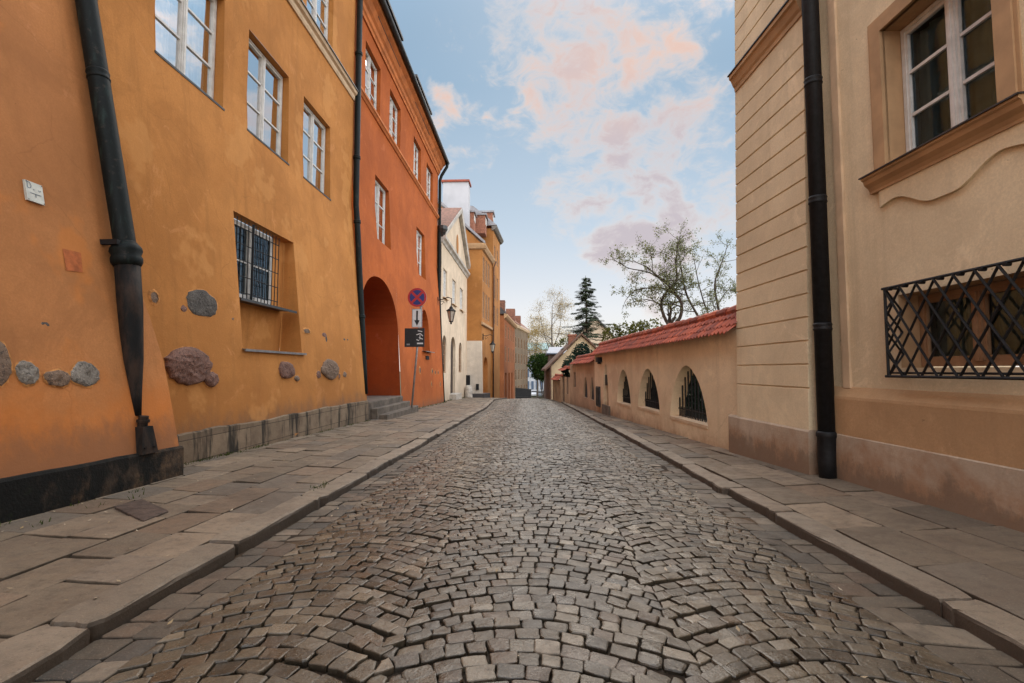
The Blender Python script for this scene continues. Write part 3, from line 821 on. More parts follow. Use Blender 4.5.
# plinth of stone blocks, level top
mb = MB(); prev = None
for i in range(60):
    a = 4.6 + 7.33*i/59; zg = gl(-4.1, a); w = .010*noise.noise((a*2, 1, 8)); tz = .355 + .012*noise.noise((a*3, 2, 8)) + .02*math.floor(noise.noise((a*.9, 7, 1))*2)/2
    k = mb.add([(-4.052+w, a, zg-.25), (-4.060+w, a, zg+.1), (-4.075+w, a, tz-.015), (-4.095, a, tz), (-4.2, a, tz+.006)])
    if prev is not None:
        for j in range(4): mb.face((prev+j, k+j, k+j+1, prev+j+1))
    prev = k
mb.build('plinth', M['plinthB'], hB)
mb = MB(); fprofile(mb, FB, 4.64, 11.9, [(-4.7,8.08),(-4.57,8.08),(-4.55,8.13),(-4.55,8.2),(-4.50,8.23),(-4.48,8.30),(-4.7,8.30)])
mb.build('string_course', M['creamtrim'], hB)
mb = MB(); fprofile(mb, FB, 4.64, 11.9, [(-4.7,8.302),(-4.455,8.302),(-4.455,8.33),(-4.7,8.375)]); mb.build('flashing', M['sheet'], hB)
mb = MB(); mb.poly([(-4.2,4.4,12.6),(-4.2,12.04,12.6),(-9,12.04,17),(-9,4.4,17)]); mb.build('roof', M['brownroof'], hB)
for i, (a, z, w, h, m, d) in enumerate([(5.70,1.14,.78,.45,'fs_red',.10),(6.09,.985,.27,.2,'fs_red',.07),(6.03,1.96,.60,.37,'fs_dark',.035),(5.22,1.92,.15,.17,'fs_brown',.02),(5.685,1.85,.11,.09,'fs_red',.02),
        (6.67,1.825,.1,.05,'fs_brown',.012),(8.06,1.10,.53,.30,'fs_red',.07),(8.39,.95,.19,.1,'fs_brown',.04),(9.82,1.11,.86,.40,'fs_brown',.08),(9.28,1.01,.2,.16,'fs_red',.03),(10.61,1.0,.22,.13,'fs_brown',.03),(10.28,.97,.16,.15,'fs_red',.02),
        (8.9,1.835,.36,.11,'fs_brown',.02),(9.68,1.82,.24,.09,'fs_red',.015),(9.76,1.74,.10,.14,'fs_dark',.012),(10.75,1.80,.14,.06,'fs_dark',.012),(10.95,1.80,.10,.05,'fs_dark',.012)]):
    boulder(hB, FB, a, z, w, h, m, d=d, seed=i+11)
boulder(hB, FB, 9.13, 2.27, .14, .19, 'signwhite', d=.008, seed=40)
pipe(hB, [(-4.50,11.98,12.6),(-4.50,11.98,5.35),(-4.46,11.97,4.95),(-4.29,11.95,2.45),(-4.26,11.94,2.1),(-4.19,11.91,1.1),(-4.15,11.9,.5)], .074, collars=(9.4, 6.6, 4.9, 2.45), cr=1.3, n=14)

# ------------------------------------------------------------------ left: red-orange house with the portal
FC = Fr(*LEFT, pw((-.3,-4.18),(4.5,-4.47),(6,-4.6),(14,-4.6)), wav=.016, seed=3)
hC = thing('red_house', 'deep red-orange house with arched portal, cornice and dark gutter', 'house', (-4.6, 17.6, -.3))
lo = [hole(a, b, 4.96, 6.9, -4.86) for a, b in ((13.75,15.13),(18.92,20.3))]
hi = [hole(a, b, 8.70, 10.33, -4.83) for a, b in ((12.75,14.1),(15.05,16.35),(18.25,19.5),(20.65,21.95))]
po = hole(12.03, 15.5, -.9, 3.82, -5.5, arch(2.35, 3.80, 2.1), n=22)
ni = hole(18.95, 20.33, 1.83, 3.62, -4.75, arch(2.8, 3.60, 2.0), n=12)
for h in lo+hi+[ni]: h['rev'] = False
def wallC():
    mbw = wall('wall', hC, FC, 11.935, 23.2, -1.2, 11.45, lo+hi+[ni, po], M['red'], step=.6, kz=(-.3,4.5,6), revmat=M['reddark'], ends=(.5, 2.0))
wallC()
cv = [(12.02, -.9)] + [(lerp(12.02, 15.51, i/24), po['top'](i/24)+.01) for i in range(25)] + [(15.51, -.9)]
mb = MB(); mb.poly([FC.Q(a, z, -5.48) for a, z in cv]); 
dr = mb.build('door', M['doorred'], hC)
mb = MB()
for a in (12.6, 13.4, 14.2, 15.0): fbox(mb, FC, a, a+.06, .3, 3.2, -5.48, -5.44)
mb.build('door_batten', M['doorwood'], dr)
for k, (zt, x1, a0, a1) in enumerate([(.28, -4.12, 12.2, 15.48), (.10, -3.92, 12.3, 15.7), (-.06, -3.70, 12.4, 15.95)]):
    mb = MB(); stone(mb, [(-5.3 if k == 0 else x1-.42, a0), (x1, a0), (x1, a1), (-5.3 if k == 0 else x1-.42, a1)], lambda x, y: zt, gap=.003, bev=.03, thick=.5, tilt=.006, seg=6, edge=.008, dz=.004, cut=.1)
    mb.build('step', M['stonestep'], hC)
for i, h in enumerate(lo+hi):
    w = window(hC, FC, h['a0']+.01, h['a1']-.01, h['z0']+.03, h['z1']-.01, -4.75, curtain=[(.03,.45),(.55,.97)])
    sill(w, FC, h['a0']-.03, h['a1']+.03, h['z0']+.005, -4.75, -4.54, drop=.03)
mb = MB(); mb.poly([FC.Q(18.9,1.8,-4.745),FC.Q(20.4,1.8,-4.745),FC.Q(20.4,3.65,-4.745),FC.Q(18.9,3.65,-4.745)]); mb.build('niche_back', M['reddark'], hC)
window(hC, FC, 19.05, 19.85, 1.9, 2.75, -4.70, rows=2, fm='framebrown', curtain=False, depth=.04)
sill(hC, FC, 18.85, 20.5, 1.86, -4.7, -4.14, 'zinc', drop=.03, name='window_sill')
mb = MB(); fbox(mb, FC, 19.4, 19.95, 1.53, 1.68, -4.4, -4.255); mb.build('vent', M['iron'], hC)
for i, (a, z, w, h) in enumerate([(18.3,1.1,.3,.35),(20.6,1.05,.35,.25),(21.2,1.0,.3,.22),(21.9,1.0,.3,.2),(20.3,.5,.2,.3),(22.3,.45,.25,.3),(14.0,.9,.01,.01)][:6]):
    boulder(hC, FC, a, z, w, h, 'fs_dark', d=.02, seed=60+i, spiky=.5)
mb = MB(); fprofile(mb, FC, 12.1, 23.2, [(-4.7,8.52),(-4.57,8.52),(-4.53,8.58),(-4.50,8.60),(-4.50,8.67),(-4.7,8.69)]); mb.build('string_course', M['redtrim'], hC)
mb = MB(); fprofile(mb, FC, 12.1, 23.25, [(-4.7,10.78),(-4.56,10.78),(-4.54,10.86),(-4.50,10.9),(-4.48,11.02),(-4.42,11.08),(-4.34,11.22),(-4.24,11.30),(-4.22,11.42),(-4.7,11.42)]); mb.build('cornice', M['redtrim'], hC)
mb = MB(); mb.tube([(-4.14,12.1,11.44),(-4.14,23.35,11.44)], .085, 10); mb.build('gutter', M['sheet'], hC, smooth=True)
mb = MB(); mb.poly([(-4.2,12.1,11.5),(-4.2,23.25,11.5),(-8.5,23.25,14.8),(-8.5,12.1,14.8)]); mb.poly([(-4.64,23.24,11.8),(-8.5,23.24,14.8),(-8.5,23.24,7),(-4.64,23.24,7)]); rf = mb.build('roof', M['darkroof'], hC)
for a0, a1 in ((13.0,15.3),(17.4,20.0)):
    mb = MB(); fbox(mb, FC, a0, a1, 11.2, 12.15, -6.0, -4.34); fbox(mb, FC, a0-.08, a1+.08, 12.152, 12.24, -6.1, -4.26); mb.build('dormer', M['darkroof'], rf)
pc = pipe(hC, [(-4.14,23.2,11.40),(-4.16,23.2,11.2),(-4.42,23.18,10.75),(-4.50,23.17,10.5),(-4.50,23.17,5.0),(-4.36,23.12,2.0),(-4.2,23.05,-.6)], .075, collars=(9.0, 5.0), n=12)
mb = MB(); mb.lathe((-4.38,23.3,8.0), [(.09,-.35),(.12,-.3),(.24,0),(.26,.05),(.26,.22),(.2,.24)], 10); mb.build('hopper', M['sheet'], pc)

# ------------------------------------------------------------------ left: cream gabled house
FD = Fr(*LEFT, lambda z: -4.4, wav=.012, seed=4)
hD = thing('cream_house', 'cream gabled house with arched openings and grey pediment mouldings', 'house', (-4.5, 28.2, -.6))
hs = [hole(23.6,24.8,.95,2.87,-4.52,arch(2.35,2.86)), hole(26.15,27.8,-1.2,2.98,-4.56,arch(2.3,2.97)), hole(29.1,30.4,.95,2.82,-4.52,arch(2.3,2.81))]
us = [hole(23.75,24.85,4.75,6.25,-4.6), hole(26.55,27.8,4.8,6.25,-4.6), hole(29.4,30.8,4.85,6.25,-4.6)]
wall('wall', hD, FD, 23.2, 33.3, -1.6, 7.6, hs+us, M['cream'], step=.7)
for h in us: window(hD, FD, h['a0']+.01, h['a1']-.01, h['z0']+.02, h['z1']-.02, -4.50, curtain=[(.05,.95)]); sill(hD, FD, h['a0']-.1, h['a1']+.1, h['z0'], -4.45, -4.28, 'creamtrim', name='window_sill')
for h in (hs[0], hs[2]): window(hD, FD, h['a0']+.01, h['a1']-.01, h['z0'], h['z1'], -4.50, rows=4, fm='framebrown', gm='glassdim', curtain=False, depth=.3)
mb = MB(); mb.poly([FD.Q(26.1,-1.2,-4.55),FD.Q(27.85,-1.2,-4.55),FD.Q(27.85,3.0,-4.55),FD.Q(26.1,3.0,-4.55)])
for a in (26.3,26.95,27.1,27.6): fbox(mb, FD, a, a+.08, -.3, 2.4, -4.548, -4.53)
mb.build('door', M['doorwood'], hD)
mb = MB(); fbox(mb, FD, 25.9, 28.0, -1.2, -.22, -4.6, -4.05); mb.build('doorstep', M['stonepale'], hD)
# pediment
mb = MB(); o = [(28.3+.42*math.cos(t), 8.62+.62*math.sin(t)) for t in [2*math.pi*k/16 for k in range(16)]]
tri = [(23.25,7.6),(28.6,10.55),(33.35,7.6)]
mb.poly([FD.Q(23.25,7.6,-4.41),FD.Q(33.35,7.6,-4.41),FD.Q(28.6,10.55,-4.41)]); gb_ = mb.build('gable', M['cream'], hD)
mb = MB(); mb.poly([FD.Q(a,z,-4.392) for a, z in o]); mb.build('oval_opening', M['ochre2'], gb_)
mb = MB(); fprofile(mb, FD, 23.2, 33.5, [(-4.5,7.42),(-4.36,7.42),(-4.3,7.55),(-4.2,7.62),(-4.18,7.75),(-4.5,7.80)])
for p, q in ((tri[0], tri[1]), (tri[1], tri[2])):
    d = .30
    mb.hexa([FD.Q(p[0],p[1]+.1,-4.45),FD.Q(q[0],q[1]+.1,-4.45),FD.Q(q[0],q[1]+.1,-4.2),FD.Q(p[0],p[1]+.1,-4.2),FD.Q(p[0],p[1]+.1+d,-4.45),FD.Q(q[0],q[1]+.1+d,-4.45),FD.Q(q[0],q[1]+.1+d,-4.16),FD.Q(p[0],p[1]+.1+d,-4.16)])
mb.build('cornice', plain('grey_moulding', (.46,.42,.37), .8, scale=2), hD)
mb = MB(); mb.poly([(-4.2,23.1,7.92),(-4.2,28.6,10.99),(-10,28.6,10.99),(-10,23.1,7.92)]); mb.poly([(-4.2,33.4,7.92),(-4.2,28.6,10.99),(-10,28.6,10.99),(-10,33.4,7.92)]); rf = mb.build('roof', M['brownroof'], hD)
mb = MB(); mb.box(-6.4,-5.7,24.6,25.4,8.2,10.2); mb.box(-6.5,-5.6,24.5,25.5,10.202,10.35); mb.build('chimney', M['darkroof'], rf)
pd = pipe(hD, [(-4.2,33.0,7.5),(-4.32,33.0,7.0),(-4.32,33.0,-.6)], .075, collars=(4.0, 1.0), n=10)
mb = MB(); mb.lathe((-4.22,33.0,7.3), [(.08,-.5),(.22,-.1),(.24,.25),(.2,.27)], 8); mb.build('hopper', M['sheet'], pd)
mb = MB(); fbox(mb, FD, 32.4, 33.2, .0, .75, -4.4, -4.15); mb.build('meter_box', M['iron'], hD)
t = thing('guard_stone', 'pale squat guard stone at the corner between cream and ochre houses', 'bollard', (-4.15, 31.6, gl(-4.1,31.6)))
mb = MB(); mb.lathe((-4.12,31.6,gl(-4.1,31.6)), [(.27,-.2),(.27,.1),(.24,.5),(.21,.72),(.12,.8)], 12); mb.build('stone', M['stonepale'], t, smooth=True)

# ------------------------------------------------------------------ left: tall ochre house further down
hE = thing('tall_ochre_house', 'tall ochre house with whitewashed side base and grey roofs beyond the cream gable', 'house', (-3.6, 37, -1))
FE = Fr((-3.4,32.75), (.064,1), (1,-.064), pw((4.2,-.06),(4.35,.0),(9,0)), wav=0, seed=5)
FE2 = Fr((-3.0,37.65), (.064,1), (1,-.064), lambda z: 0, wav=0)
FES = Fr((-7.4,32.75), (1,0), (0,-1), lambda z: 0, wav=0)
rows1 = [hole(a, a+.8, z0, z1, -.08) for z0, z1 in ((7.35,9.1),(4.75,6.6)) for a in (.5,1.7,2.9)]
dE = hole(1.3, 3.3, -2.2, 2.1, -.4, arch(1.3,2.05))
wall('wall', hE, FE, 0, 4.9, -2.5, 9.8, rows1+[dE], M['ochre2'], step=.8, kz=(4.2,4.35))
rows2 = [hole(a, a+.85, z0, z1, -.08) for z0, z1 in ((9.9,11.2),(6.9,8.8),(4.8,6.3)) for a in (.6,2.2)]
wall('wall', hE, FE2, 0, 4.3, -2.5, 12.4, rows2, M['ochre2'], step=1, ends=(4.5, 3))
for h in rows1: window(hE, FE, h['a0'], h['a1'], h['z0'], h['z1'], -.05, rows=3, fm='framebrown', curtain=[(.2,.8)], depth=.3)
for h in rows2: window(hE, FE2, h['a0'], h['a1'], h['z0'], h['z1'], -.05, rows=3, fm='framebrown', curtain=[(.2,.8)], depth=.3)
mb = MB(); mb.poly([FE.Q(1.2,-2.2,-.39),FE.Q(3.4,-2.2,-.39),FE.Q(3.4,2.1,-.39),FE.Q(1.2,2.1,-.39)])
for a in (1.5,2.27,2.4,3.0): fbox(mb, FE, a, a+.07, -1, 1.5, -.388, -.35)
mb.build('door', M['doororange'], hE)
mb = MB()
mb.poly([FES.Q(0,3.1,0),FES.Q(4.0,3.1,0),FES.Q(4.06,9.8,0),FES.Q(2.6,11.2,0),FES.Q(0,13.6,0)]); mb.build('side_wall', M['ochre2'], hE)
mb = MB(); mb.poly([FES.Q(0,-2.5,.02),FES.Q(4.16,-2.5,.02),FES.Q(4.0,3.1,.02),FES.Q(0,3.1,.02)]); mb.poly([FES.Q(4.16,-2.5,.02),FES.Q(4.0,3.1,.02),FES.Q(4.0,3.1,-.5),FES.Q(4.05,-2.5,-.5)]); mb.build('base_wall', M['white'], hE)
mb = MB(); fprofile(mb, FES, 1.9, 4.3, [(0,9.45),(.12,9.5),(.2,9.75),(.2,9.85),(0,9.9)]); fprofile(mb, FE, -.1, 4.9, [(0,9.45),(.12,9.5),(.25,9.75),(.25,9.85),(0,9.9)]); mb.build('cornice', M['trim'], hE)
mb = MB(); fprofile(mb, FE, -.05, 4.9, [(0,4.2),(.1,4.25),(.1,4.4),(0,4.45)]); mb.build('string_course', M['trim'], hE)
mb = MB(); fprofile(mb, FE2, -.1, 4.5, [(-.1,12.2),(.15,12.3),(.3,12.5),(.3,12.62),(-.1,12.65)]); mb.build('cornice', plain('grey_eaves', (.16,.14,.12), .7), hE)
mb = MB()
mb.poly([(-3.15,32.6,9.88),(-2.9,37.65,9.88),(-6.6,37.65,13.55),(-7.3,32.6,13.7)]); mb.hexa([(-3.15,32.55,9.8),(-3.15,32.75,9.8),(-7.3,32.75,13.62),(-7.3,32.55,13.62),(-3.15,32.55,10.0),(-3.15,32.75,10.0),(-7.3,32.75,13.82),(-7.3,32.55,13.82)])
mb.poly([(-2.7,37.5,12.64),(-2.45,42.1,12.64),(-4.2,42.1,14.2),(-4.6,37.5,14.2)]); mb.poly([(-2.7,37.5,12.64),(-4.6,37.5,14.2),(-7.5,37.5,14.2),(-7.5,37.5,12.3)]); mb.poly([(-4.6,37.5,14.2),(-4.2,42.1,14.2),(-8,42.1,14.4),(-8,37.5,14.4)])
rf = mb.build('roof', M['greyroof'], hE)
for (x0,x1,y0,y1,z0,z1,m) in ((-4.9,-3.5,36.2,37.4,11.6,13.0,'chimneybrick'),(-4.6,-3.1,38.3,39.5,12.6,13.9,'chimneybrick'),(-5.6,-4.2,34.6,35.8,11.4,12.7,'chimneybrick')):
    mb = MB(); mb.box(x0,x1,y0,y1,z0,z1); d = mb.build('dormer', M[m], rf)
    mb = MB(); mb.box(x0-.1,x1+.12,y0-.12,y1+.12,z1+.002,z1+.14); mb.build('dormer_cap', M['greyroof'], d)
    mb = MB(); mb.box(x1+.003,x1+.03,y0+.2,y1-.2,z0+.75,z1-.1); mb.build('dormer_window', M['frame'], d)
mb = MB(); mb.box(-6.3,-4.47,33.6,34.6,7,14.6); ch = mb.build('firewall', plain('white_party_wall', (.46,.46,.48), .85, var=.1, scale=.8), hE)
mb = MB(); mb.box(-6.4,-4.38,33.5,34.7,14.602,14.75); mb.build('wall_cap', M['tiles'], ch)
pipe(hE, [(-2.75,37.6,9.7),(-2.93,37.6,9.2),(-2.95,37.6,-1.8)], .055, 'timber', collars=(5.5,2), n=10)
mb = MB(); mb.hexa([(-4.3,31.9,-1),(-3.1,31.9,-1),(-2.9,34.2,-1),(-4.3,34.2,-1),(-4.3,31.9,-.48),(-3.1,31.9,-.48),(-2.9,34.2,-.52),(-4.3,34.2,-.52)]); mb.build('doorstep', M['darkroof'], hE)
mb = MB(); mb.box(-3.75,-3.55,32.66,32.72,-.25,.15); mb.build('vent', M['iron'], hE)

# ------------------------------------------------------------------ left: coral house, then beige tenement
hF = thing('coral_house', 'narrow coral red house with red ground floor doors and dark mansard', 'house', (-2.9, 55, -2))
FF = Fr((-2.75,49), (.05,1), (1,-.05), lambda z: 0, wav=0)
hh = [hole(a, a+1.1, z0, z1, -.08) for z0, z1 in ((4.5,5.9),(2.0,3.6)) for a in (1.2,4.2,7.2,10.2)]
dd = [hole(a, a+1.6, -4, .8, -.3) for a in (1.0,4.6,8.2)]
wall('wall', hF, FF, 0, 13, -4.5, 6.7, hh+dd, M['coral'], step=1.5, ends=(3, 3))
for h in hh: window(hF, FF, h['a0'], h['a1'], h['z0'], h['z1'], -.05, rows=2, fm='framebrown', gm='glassdim', curtain=False, depth=.3)
for h in dd:
    mb = MB(); fbox(mb, FF, h['a0'], h['a1'], -4, .8, -.35, -.25); fbox(mb, FF, h['a0']+.75, h['a0']+.85, -4, .8, -.248, -.2); mb.build('door', M['doorred'], hF)
mb = MB(); fprofile(mb, FF, -.1, 13.1, [(0,6.4),(.2,6.5),(.35,6.7),(.35,6.85),(0,6.9)]); mb.build('cornice', M['trim'], hF)
mb = MB(); mb.poly([(-2.45,48.9,6.88),(-1.8,62,6.88),(-4,62,9.0),(-4.6,48.9,9.0)]); mb.poly([(-2.45,48.9,6.88),(-4.6,48.9,9.0),(-6,48.9,9.0),(-6,48.9,6.88)]); rf = mb.build('roof', M['darkroof'], hF)
mb = MB(); mb.box(-4.0,-2.75,50.5,52.0,7.0,8.5); d = mb.build('dormer', M['brownroof'], rf); mb = MB(); mb.box(-2.747,-2.72,50.8,51.7,7.4,8.3); mb.build('dormer_window', M['frame'], d)
hG = thing('beige_tenement', 'beige tenement with rows of windows and red roof at the bottom of the street', 'building', (-2.0, 73, -4))
FG = Fr((-2.8,66), (2.25,16), (.99,-.139), lambda z: 0, wav=0)
hh = [hole(a, a+1.1, z0, z0+1.6, -.08) for z0 in (-2.8,-.4,2.0,4.4) for a in (.9,3.6,6.3,9.0,11.7,14.2)]
wall('wall', hG, FG, 0, 16.2, -6.5, 7.6, hh, M['beige'], step=3, ends=(4, 4))
for h in hh: window(hG, FG, h['a0'], h['a1'], h['z0'], h['z0']+1.6, -.05, rows=2, fm='framebrown', gm='glassdim', curtain=False, depth=.3)
mb = MB(); fprofile(mb, FG, -.1, 16.3, [(0,7.2),(.25,7.35),(.35,7.6),(.35,7.75),(0,7.8)]); mb.build('cornice', M['creamtrim'], hG)
mb = MB(); mb.poly([(-2.4,65.8,7.78),(-.1,82.2,7.78),(-2,82.2,9.4),(-4.2,65.8,9.6)]); mb.poly([(-2.4,65.8,7.78),(-4.2,65.8,9.6),(-7,65.8,9.6),(-7,65.8,7.78)]); rf = mb.build('roof', M['brownroof'], hG)
mb = MB(); mb.box(-3.6,-2.3,68.5,70.5,8,9.9); mb.build('dormer', M['brownroof'], rf); mb = MB(); mb.box(-2.9,-1.6,74,76,8,9.5); mb.build('dormer', M['brownroof'], rf)
t = thing('iron_railing', 'dark iron railing along the foot of the beige tenement', 'railing', (-1.6, 70, zr(70)))
FR_ = Fr((-2.0,63), (2.2,16), (.99,-.136), lambda z: 0, wav=0)
mb = MB()
for i in range(60):
    a = i*.25; zg = zr(63+a); mb.tube([FR_.Q(a,zg-.2,0), FR_.Q(a,zg+1.35,0)], .03, 4)
mb.build('bars', M['iron'], t)
mb = MB()
for d in (1.3, .2): mb.tube([FR_.Q(0,zr(63)+d,0), FR_.Q(15,zr(78)+d,0)], .04, 4)
mb.build('rail', M['iron'], t)

# ------------------------------------------------------------------ right: sand coloured house
hR = thing('sand_house', 'sand coloured house with moulded window and rusticated corner pier on the right', 'house', (3.2, 2.5, .1))
K = .046; FRm = Fr((3.342,0), (-K,1), (-1,-K), pw((.82,0),(.93,-.1),(14,-.1)), wav=.006, seed=7)
w1 = hole(3.38, 4.38, 2.93, 4.22, -.36, back_a=.0)
w2 = hole(3.28, 4.34, 1.12, 1.76, -.36)
w3 = hole(3.38, 4.38, 7.4, 9.0, -.36); w4 = hole(.4, 1.4, 2.93, 4.22, -.36); w5 = hole(.4, 1.4, 7.4, 9.0, -.36)
wall('wall', hR, FRm, -6, 5.4, .93, 12.4, [w1, w2, w3, w4, w5], M['sand'], step=.5, revmat=M['trim'])
mb = MB(); prev = None
for i in range(40):
    a = -6 + 11.3*i/39
    k = mb.add([FRm.Q(a,.455,.002), FRm.Q(a,.81,.002), FRm.Q(a,.835,-.004), FRm.Q(a,.93,-.098)])
    if prev is not None:
        for j in range(3): mb.face((prev+j, k+j, k+j+1, prev+j+1))
    prev = k
mb.build('dado', M['sanddark'], hR)
mb = MB(); prev = None
for i in range(60):
    a = -6 + 11.3*i/59; w = .006*noise.noise((a*1.5, 0, 2))
    k = mb.add([FRm.Q(a,-.3,.016+w), FRm.Q(a,.2,.014+w), FRm.Q(a,.445,.010+w), FRm.Q(a,.455,.002)])
    if prev is not None:
        for j in range(3): mb.face((prev+j, k+j, k+j+1, prev+j+1))
    prev = k
mb.build('plinth', M['plinthR'], hR)
W = window(hR, FRm, 3.39, 4.37, 2.95, 4.21, -.29, rows=3, gm='glassdim', curtain=[(.01,.99)], cm='net', thick=.7, depth=1.2)
for h in (w3, w4, w5): window(hR, FRm, h['a0']+.01, h['a1']-.01, h['z0']+.02, h['z1']-.01, -.29, rows=3, gm='glassdim', curtain=False)
W2 = window(hR, FRm, 3.29, 4.33, 1.13, 1.75, -.30, rows=1, fm='framebrown', gm='glassdim', curtain=[(.01,.99)], cm='net', thick=.7)
# moulded surround, sill and apron
mb = MB(); s0, s1, zt = 3.38, 4.38, 4.22; bw = .125
def fr3(a0, a1, z0, z1): 
    fbox(mb, FRm, a0, a1, z0, z1, -.12, -.07)
fr3(s1, s1+bw, 2.93, zt); fr3(s0-bw, s0, 2.93, zt); fr3(s0-bw, s1+bw, zt, zt+bw)
b2 = .028
fbox(mb, FRm, s1+bw, s1+bw+b2, 2.93, zt+bw, -.12, -.085); fbox(mb, FRm, s0-bw-b2, s0-bw, 2.93, zt+bw, -.12, -.085); fbox(mb, FRm, s0-bw-b2, s1+bw+b2, zt+bw, zt+bw+b2, -.12, -.085)
mb.build('window_surround', M['trim'], hR)
mb = MB(); fprofile(mb, FRm, 3.16, 4.565, [(-.36,2.925),(.02,2.90),(.02,2.875),(.0,2.865),(-.01,2.83),(-.045,2.80),(-.06,2.77),(-.06,2.745),(-.36,2.745)]); sl = mb.build('sill', M['trim'], W)
mb = MB(); fprofile(mb, FRm, 3.15, 4.575, [(-.30,2.942),(.035,2.905),(.035,2.893),(-.30,2.93)]); mb.build('sill_flashing', M['sheet'], W)
mb = MB(); n = 40; pr = None
for i in range(n+1):
    t_ = i/n; a = lerp(3.20, 4.47, t_); u = abs(2*t_-1)
    zb = 2.47 + .0*u + .155*(0 if u < .12 else (math.sin(clamp((u-.12)/.62, 0, 1)*math.pi-math.pi/2)*.5+.5)) - .035*clamp((u-.74)/.26, 0, 1)**1.5
    k = mb.add([FRm.Q(a,zb,-.103), FRm.Q(a,zb,-.072), FRm.Q(a,2.75,-.072)])
    if pr is not None:
        for j in range(2): mb.face((pr+j, k+j, k+j+1, pr+j+1))
    pr = k
k0 = mb.add([FRm.Q(4.47,2.75,-.072),FRm.Q(4.47,2.75,-.103),FRm.Q(4.47,2.59,-.103),FRm.Q(4.47,2.59,-.072)]); mb.face((k0,k0+1,k0+2,k0+3))
mb.build('apron', M['sand'], hR)
# diamond lattice cage over the low window
mb = MB(); x = .03; a0, a1, z0, z1 = 3.12, 4.325, 1.045, 1.815
for z, r in ((z0,.013),(z1,.012)): mb.tube([FRm.Q(a0,z,x),FRm.Q(a1+.03,z,x)], r, 6)
for a in (a0, a1): mb.tube([FRm.Q(a,z0-.01,x),FRm.Q(a,z1+.01,x)], .012, 6); mb.tube([FRm.Q(a,z0,x),FRm.Q(a,z0,-.12)], .011, 6); mb.tube([FRm.Q(a,z1,x),FRm.Q(a,z1,-.12)], .011, 6)
mb.tube([FRm.Q(a0,z0+.03,x-.02),FRm.Q(a1,z0+.03,x-.02)], .010, 6)
sp = .165; Hh = z1-z0; run = 3*sp
k = -5
def clipbar(p0, sgn, xx):
    # from (p0,z0) up to (p0+sgn*run,z1), clipped to the cage
    q0 = p0 + sgn*run; ta, tb = 0., 1.
    for lim, cmpf in ((a0, 1), (a1, -1)):
        d0 = (p0-lim)*cmpf; d1 = (q0-lim)*cmpf
        if d0 < 0 and d1 < 0: return
        if d0 < 0: ta = max(ta, d0/(d0-d1))
        elif d1 < 0: tb = min(tb, d0/(d0-d1))
    if tb-ta < .03: return
    P0 = (lerp(p0,q0,ta), lerp(z0,z1,ta)); P1 = (lerp(p0,q0,tb), lerp(z0,z1,tb))
    mb.tube([FRm.Q(P0[0],P0[1],xx),FRm.Q(P1[0],P1[1],xx)], .0095, 6)
p = a0 - .6
while p < a1 + .6:
    clipbar(p, 1, x+.004); clipbar(p, -1, x-.010); p += sp
p = a0
while p < a1: mb.tube([FRm.Q(p,z1-.012,x-.02),FRm.Q(p,z1-.012,x+.022)], .016, 6); p += sp
# return side of the cage
for s in (0,1):
    for i in range(4): mb.tube([FRm.Q(a1,lerp(z0,z1,i/4),x if s else -.11),FRm.Q(a1,lerp(z0,z1,(i+1)/4),-.11 if s else x)], .009, 6)
mb.build('window_grille', M['iron'], hR)
# lesene strip beside the pipe
mb = MB(); fbox(mb, FRm, 4.955, 5.055, .92, 12.3, -.15, -.075); mb.build('pilaster_strip', M['creamtrim'], hR)
# rusticated corner pier
kw = .07; FW = Fr((3.331,0), (-kw,1), (-1,-kw), lambda z: -.022*max(0, z-.46), wav=0)
prof = [(.46,0)]
gz = [.905 + .2565*i for i in range(16)] + [5.45 + .2565*i for i in range(26)]
for z in gz: prof += [(z-.012,0),(z-.004,-.018),(z+.004,-.018),(z+.012,0)]
prof.append((12.3,0))
mb = MB(); rings = []
for i in range(9):
    a = lerp(5.30, 6.84, i/8); rings.append(mb.add([FW.Q(a, z, FW.off(z)+o+.004*noise.noise((a*.8, z*.8, 2))) for z, o in prof]))
m = len(prof)
for r0, r1 in zip(rings, rings[1:]):
    for j in range(m-1): mb.face((r0+j, r1+j, r1+j+1, r0+j+1))
for a, e in ((5.30, .35), (6.84, 4)):
    r = mb.add([FW.Q(a, z, FW.off(z)+o) for z, o in prof]); q = mb.add([FW.Q(a, z, -e) for z, o in prof])
    for j in range(m-1): mb.face((r+j, q+j, q+j+1, r+j+1))
mb.build('corner_pier', M['sand'], hR)
mb = MB(); prev = None
for i in range(13):
    a = lerp(5.29, 7.06, i/12); w = .004*noise.noise((a*2, 0, 5))
    k = mb.add([FW.Q(a,-.4,.022+w), FW.Q(a,.44,.018+w), FW.Q(a,.462,.0)])
    if prev is not None:
        for j in range(2): mb.face((prev+j, k+j, k+j+1, prev+j+1))
    prev = k
for a, e in ((5.29, .26), (7.06, .9)): mb.poly([FW.Q(a,-.4,.022),FW.Q(a,.44,.018),FW.Q(a,.462,0),FW.Q(a,.462,-e),FW.Q(a,-.4,-e)])
mb.poly([FW.Q(6.8,.462,0),FW.Q(7.06,.462,0),FW.Q(7.06,.462,-.9),FW.Q(6.8,.462,-.9)])
mb.build('pier_plinth', M['plinthR'], hR)
mb = MB(); fprofile(mb, FW, 5.30, 6.82, [(-.25,5.09),(-.085,5.09),(-.08,5.14),(-.06,5.17),(-.03,5.25),(-.005,5.27),(-.005,5.32),(-.25,5.33)]); mb.build('pier_cornice', M['trim'], hR)
mb = MB(); fprofile(mb, FW, 5.29, 6.84, [(-.25,5.332),(.01,5.324),(.01,5.34),(-.25,5.39)]); mb.build('flashing', M['sheet'], hR)
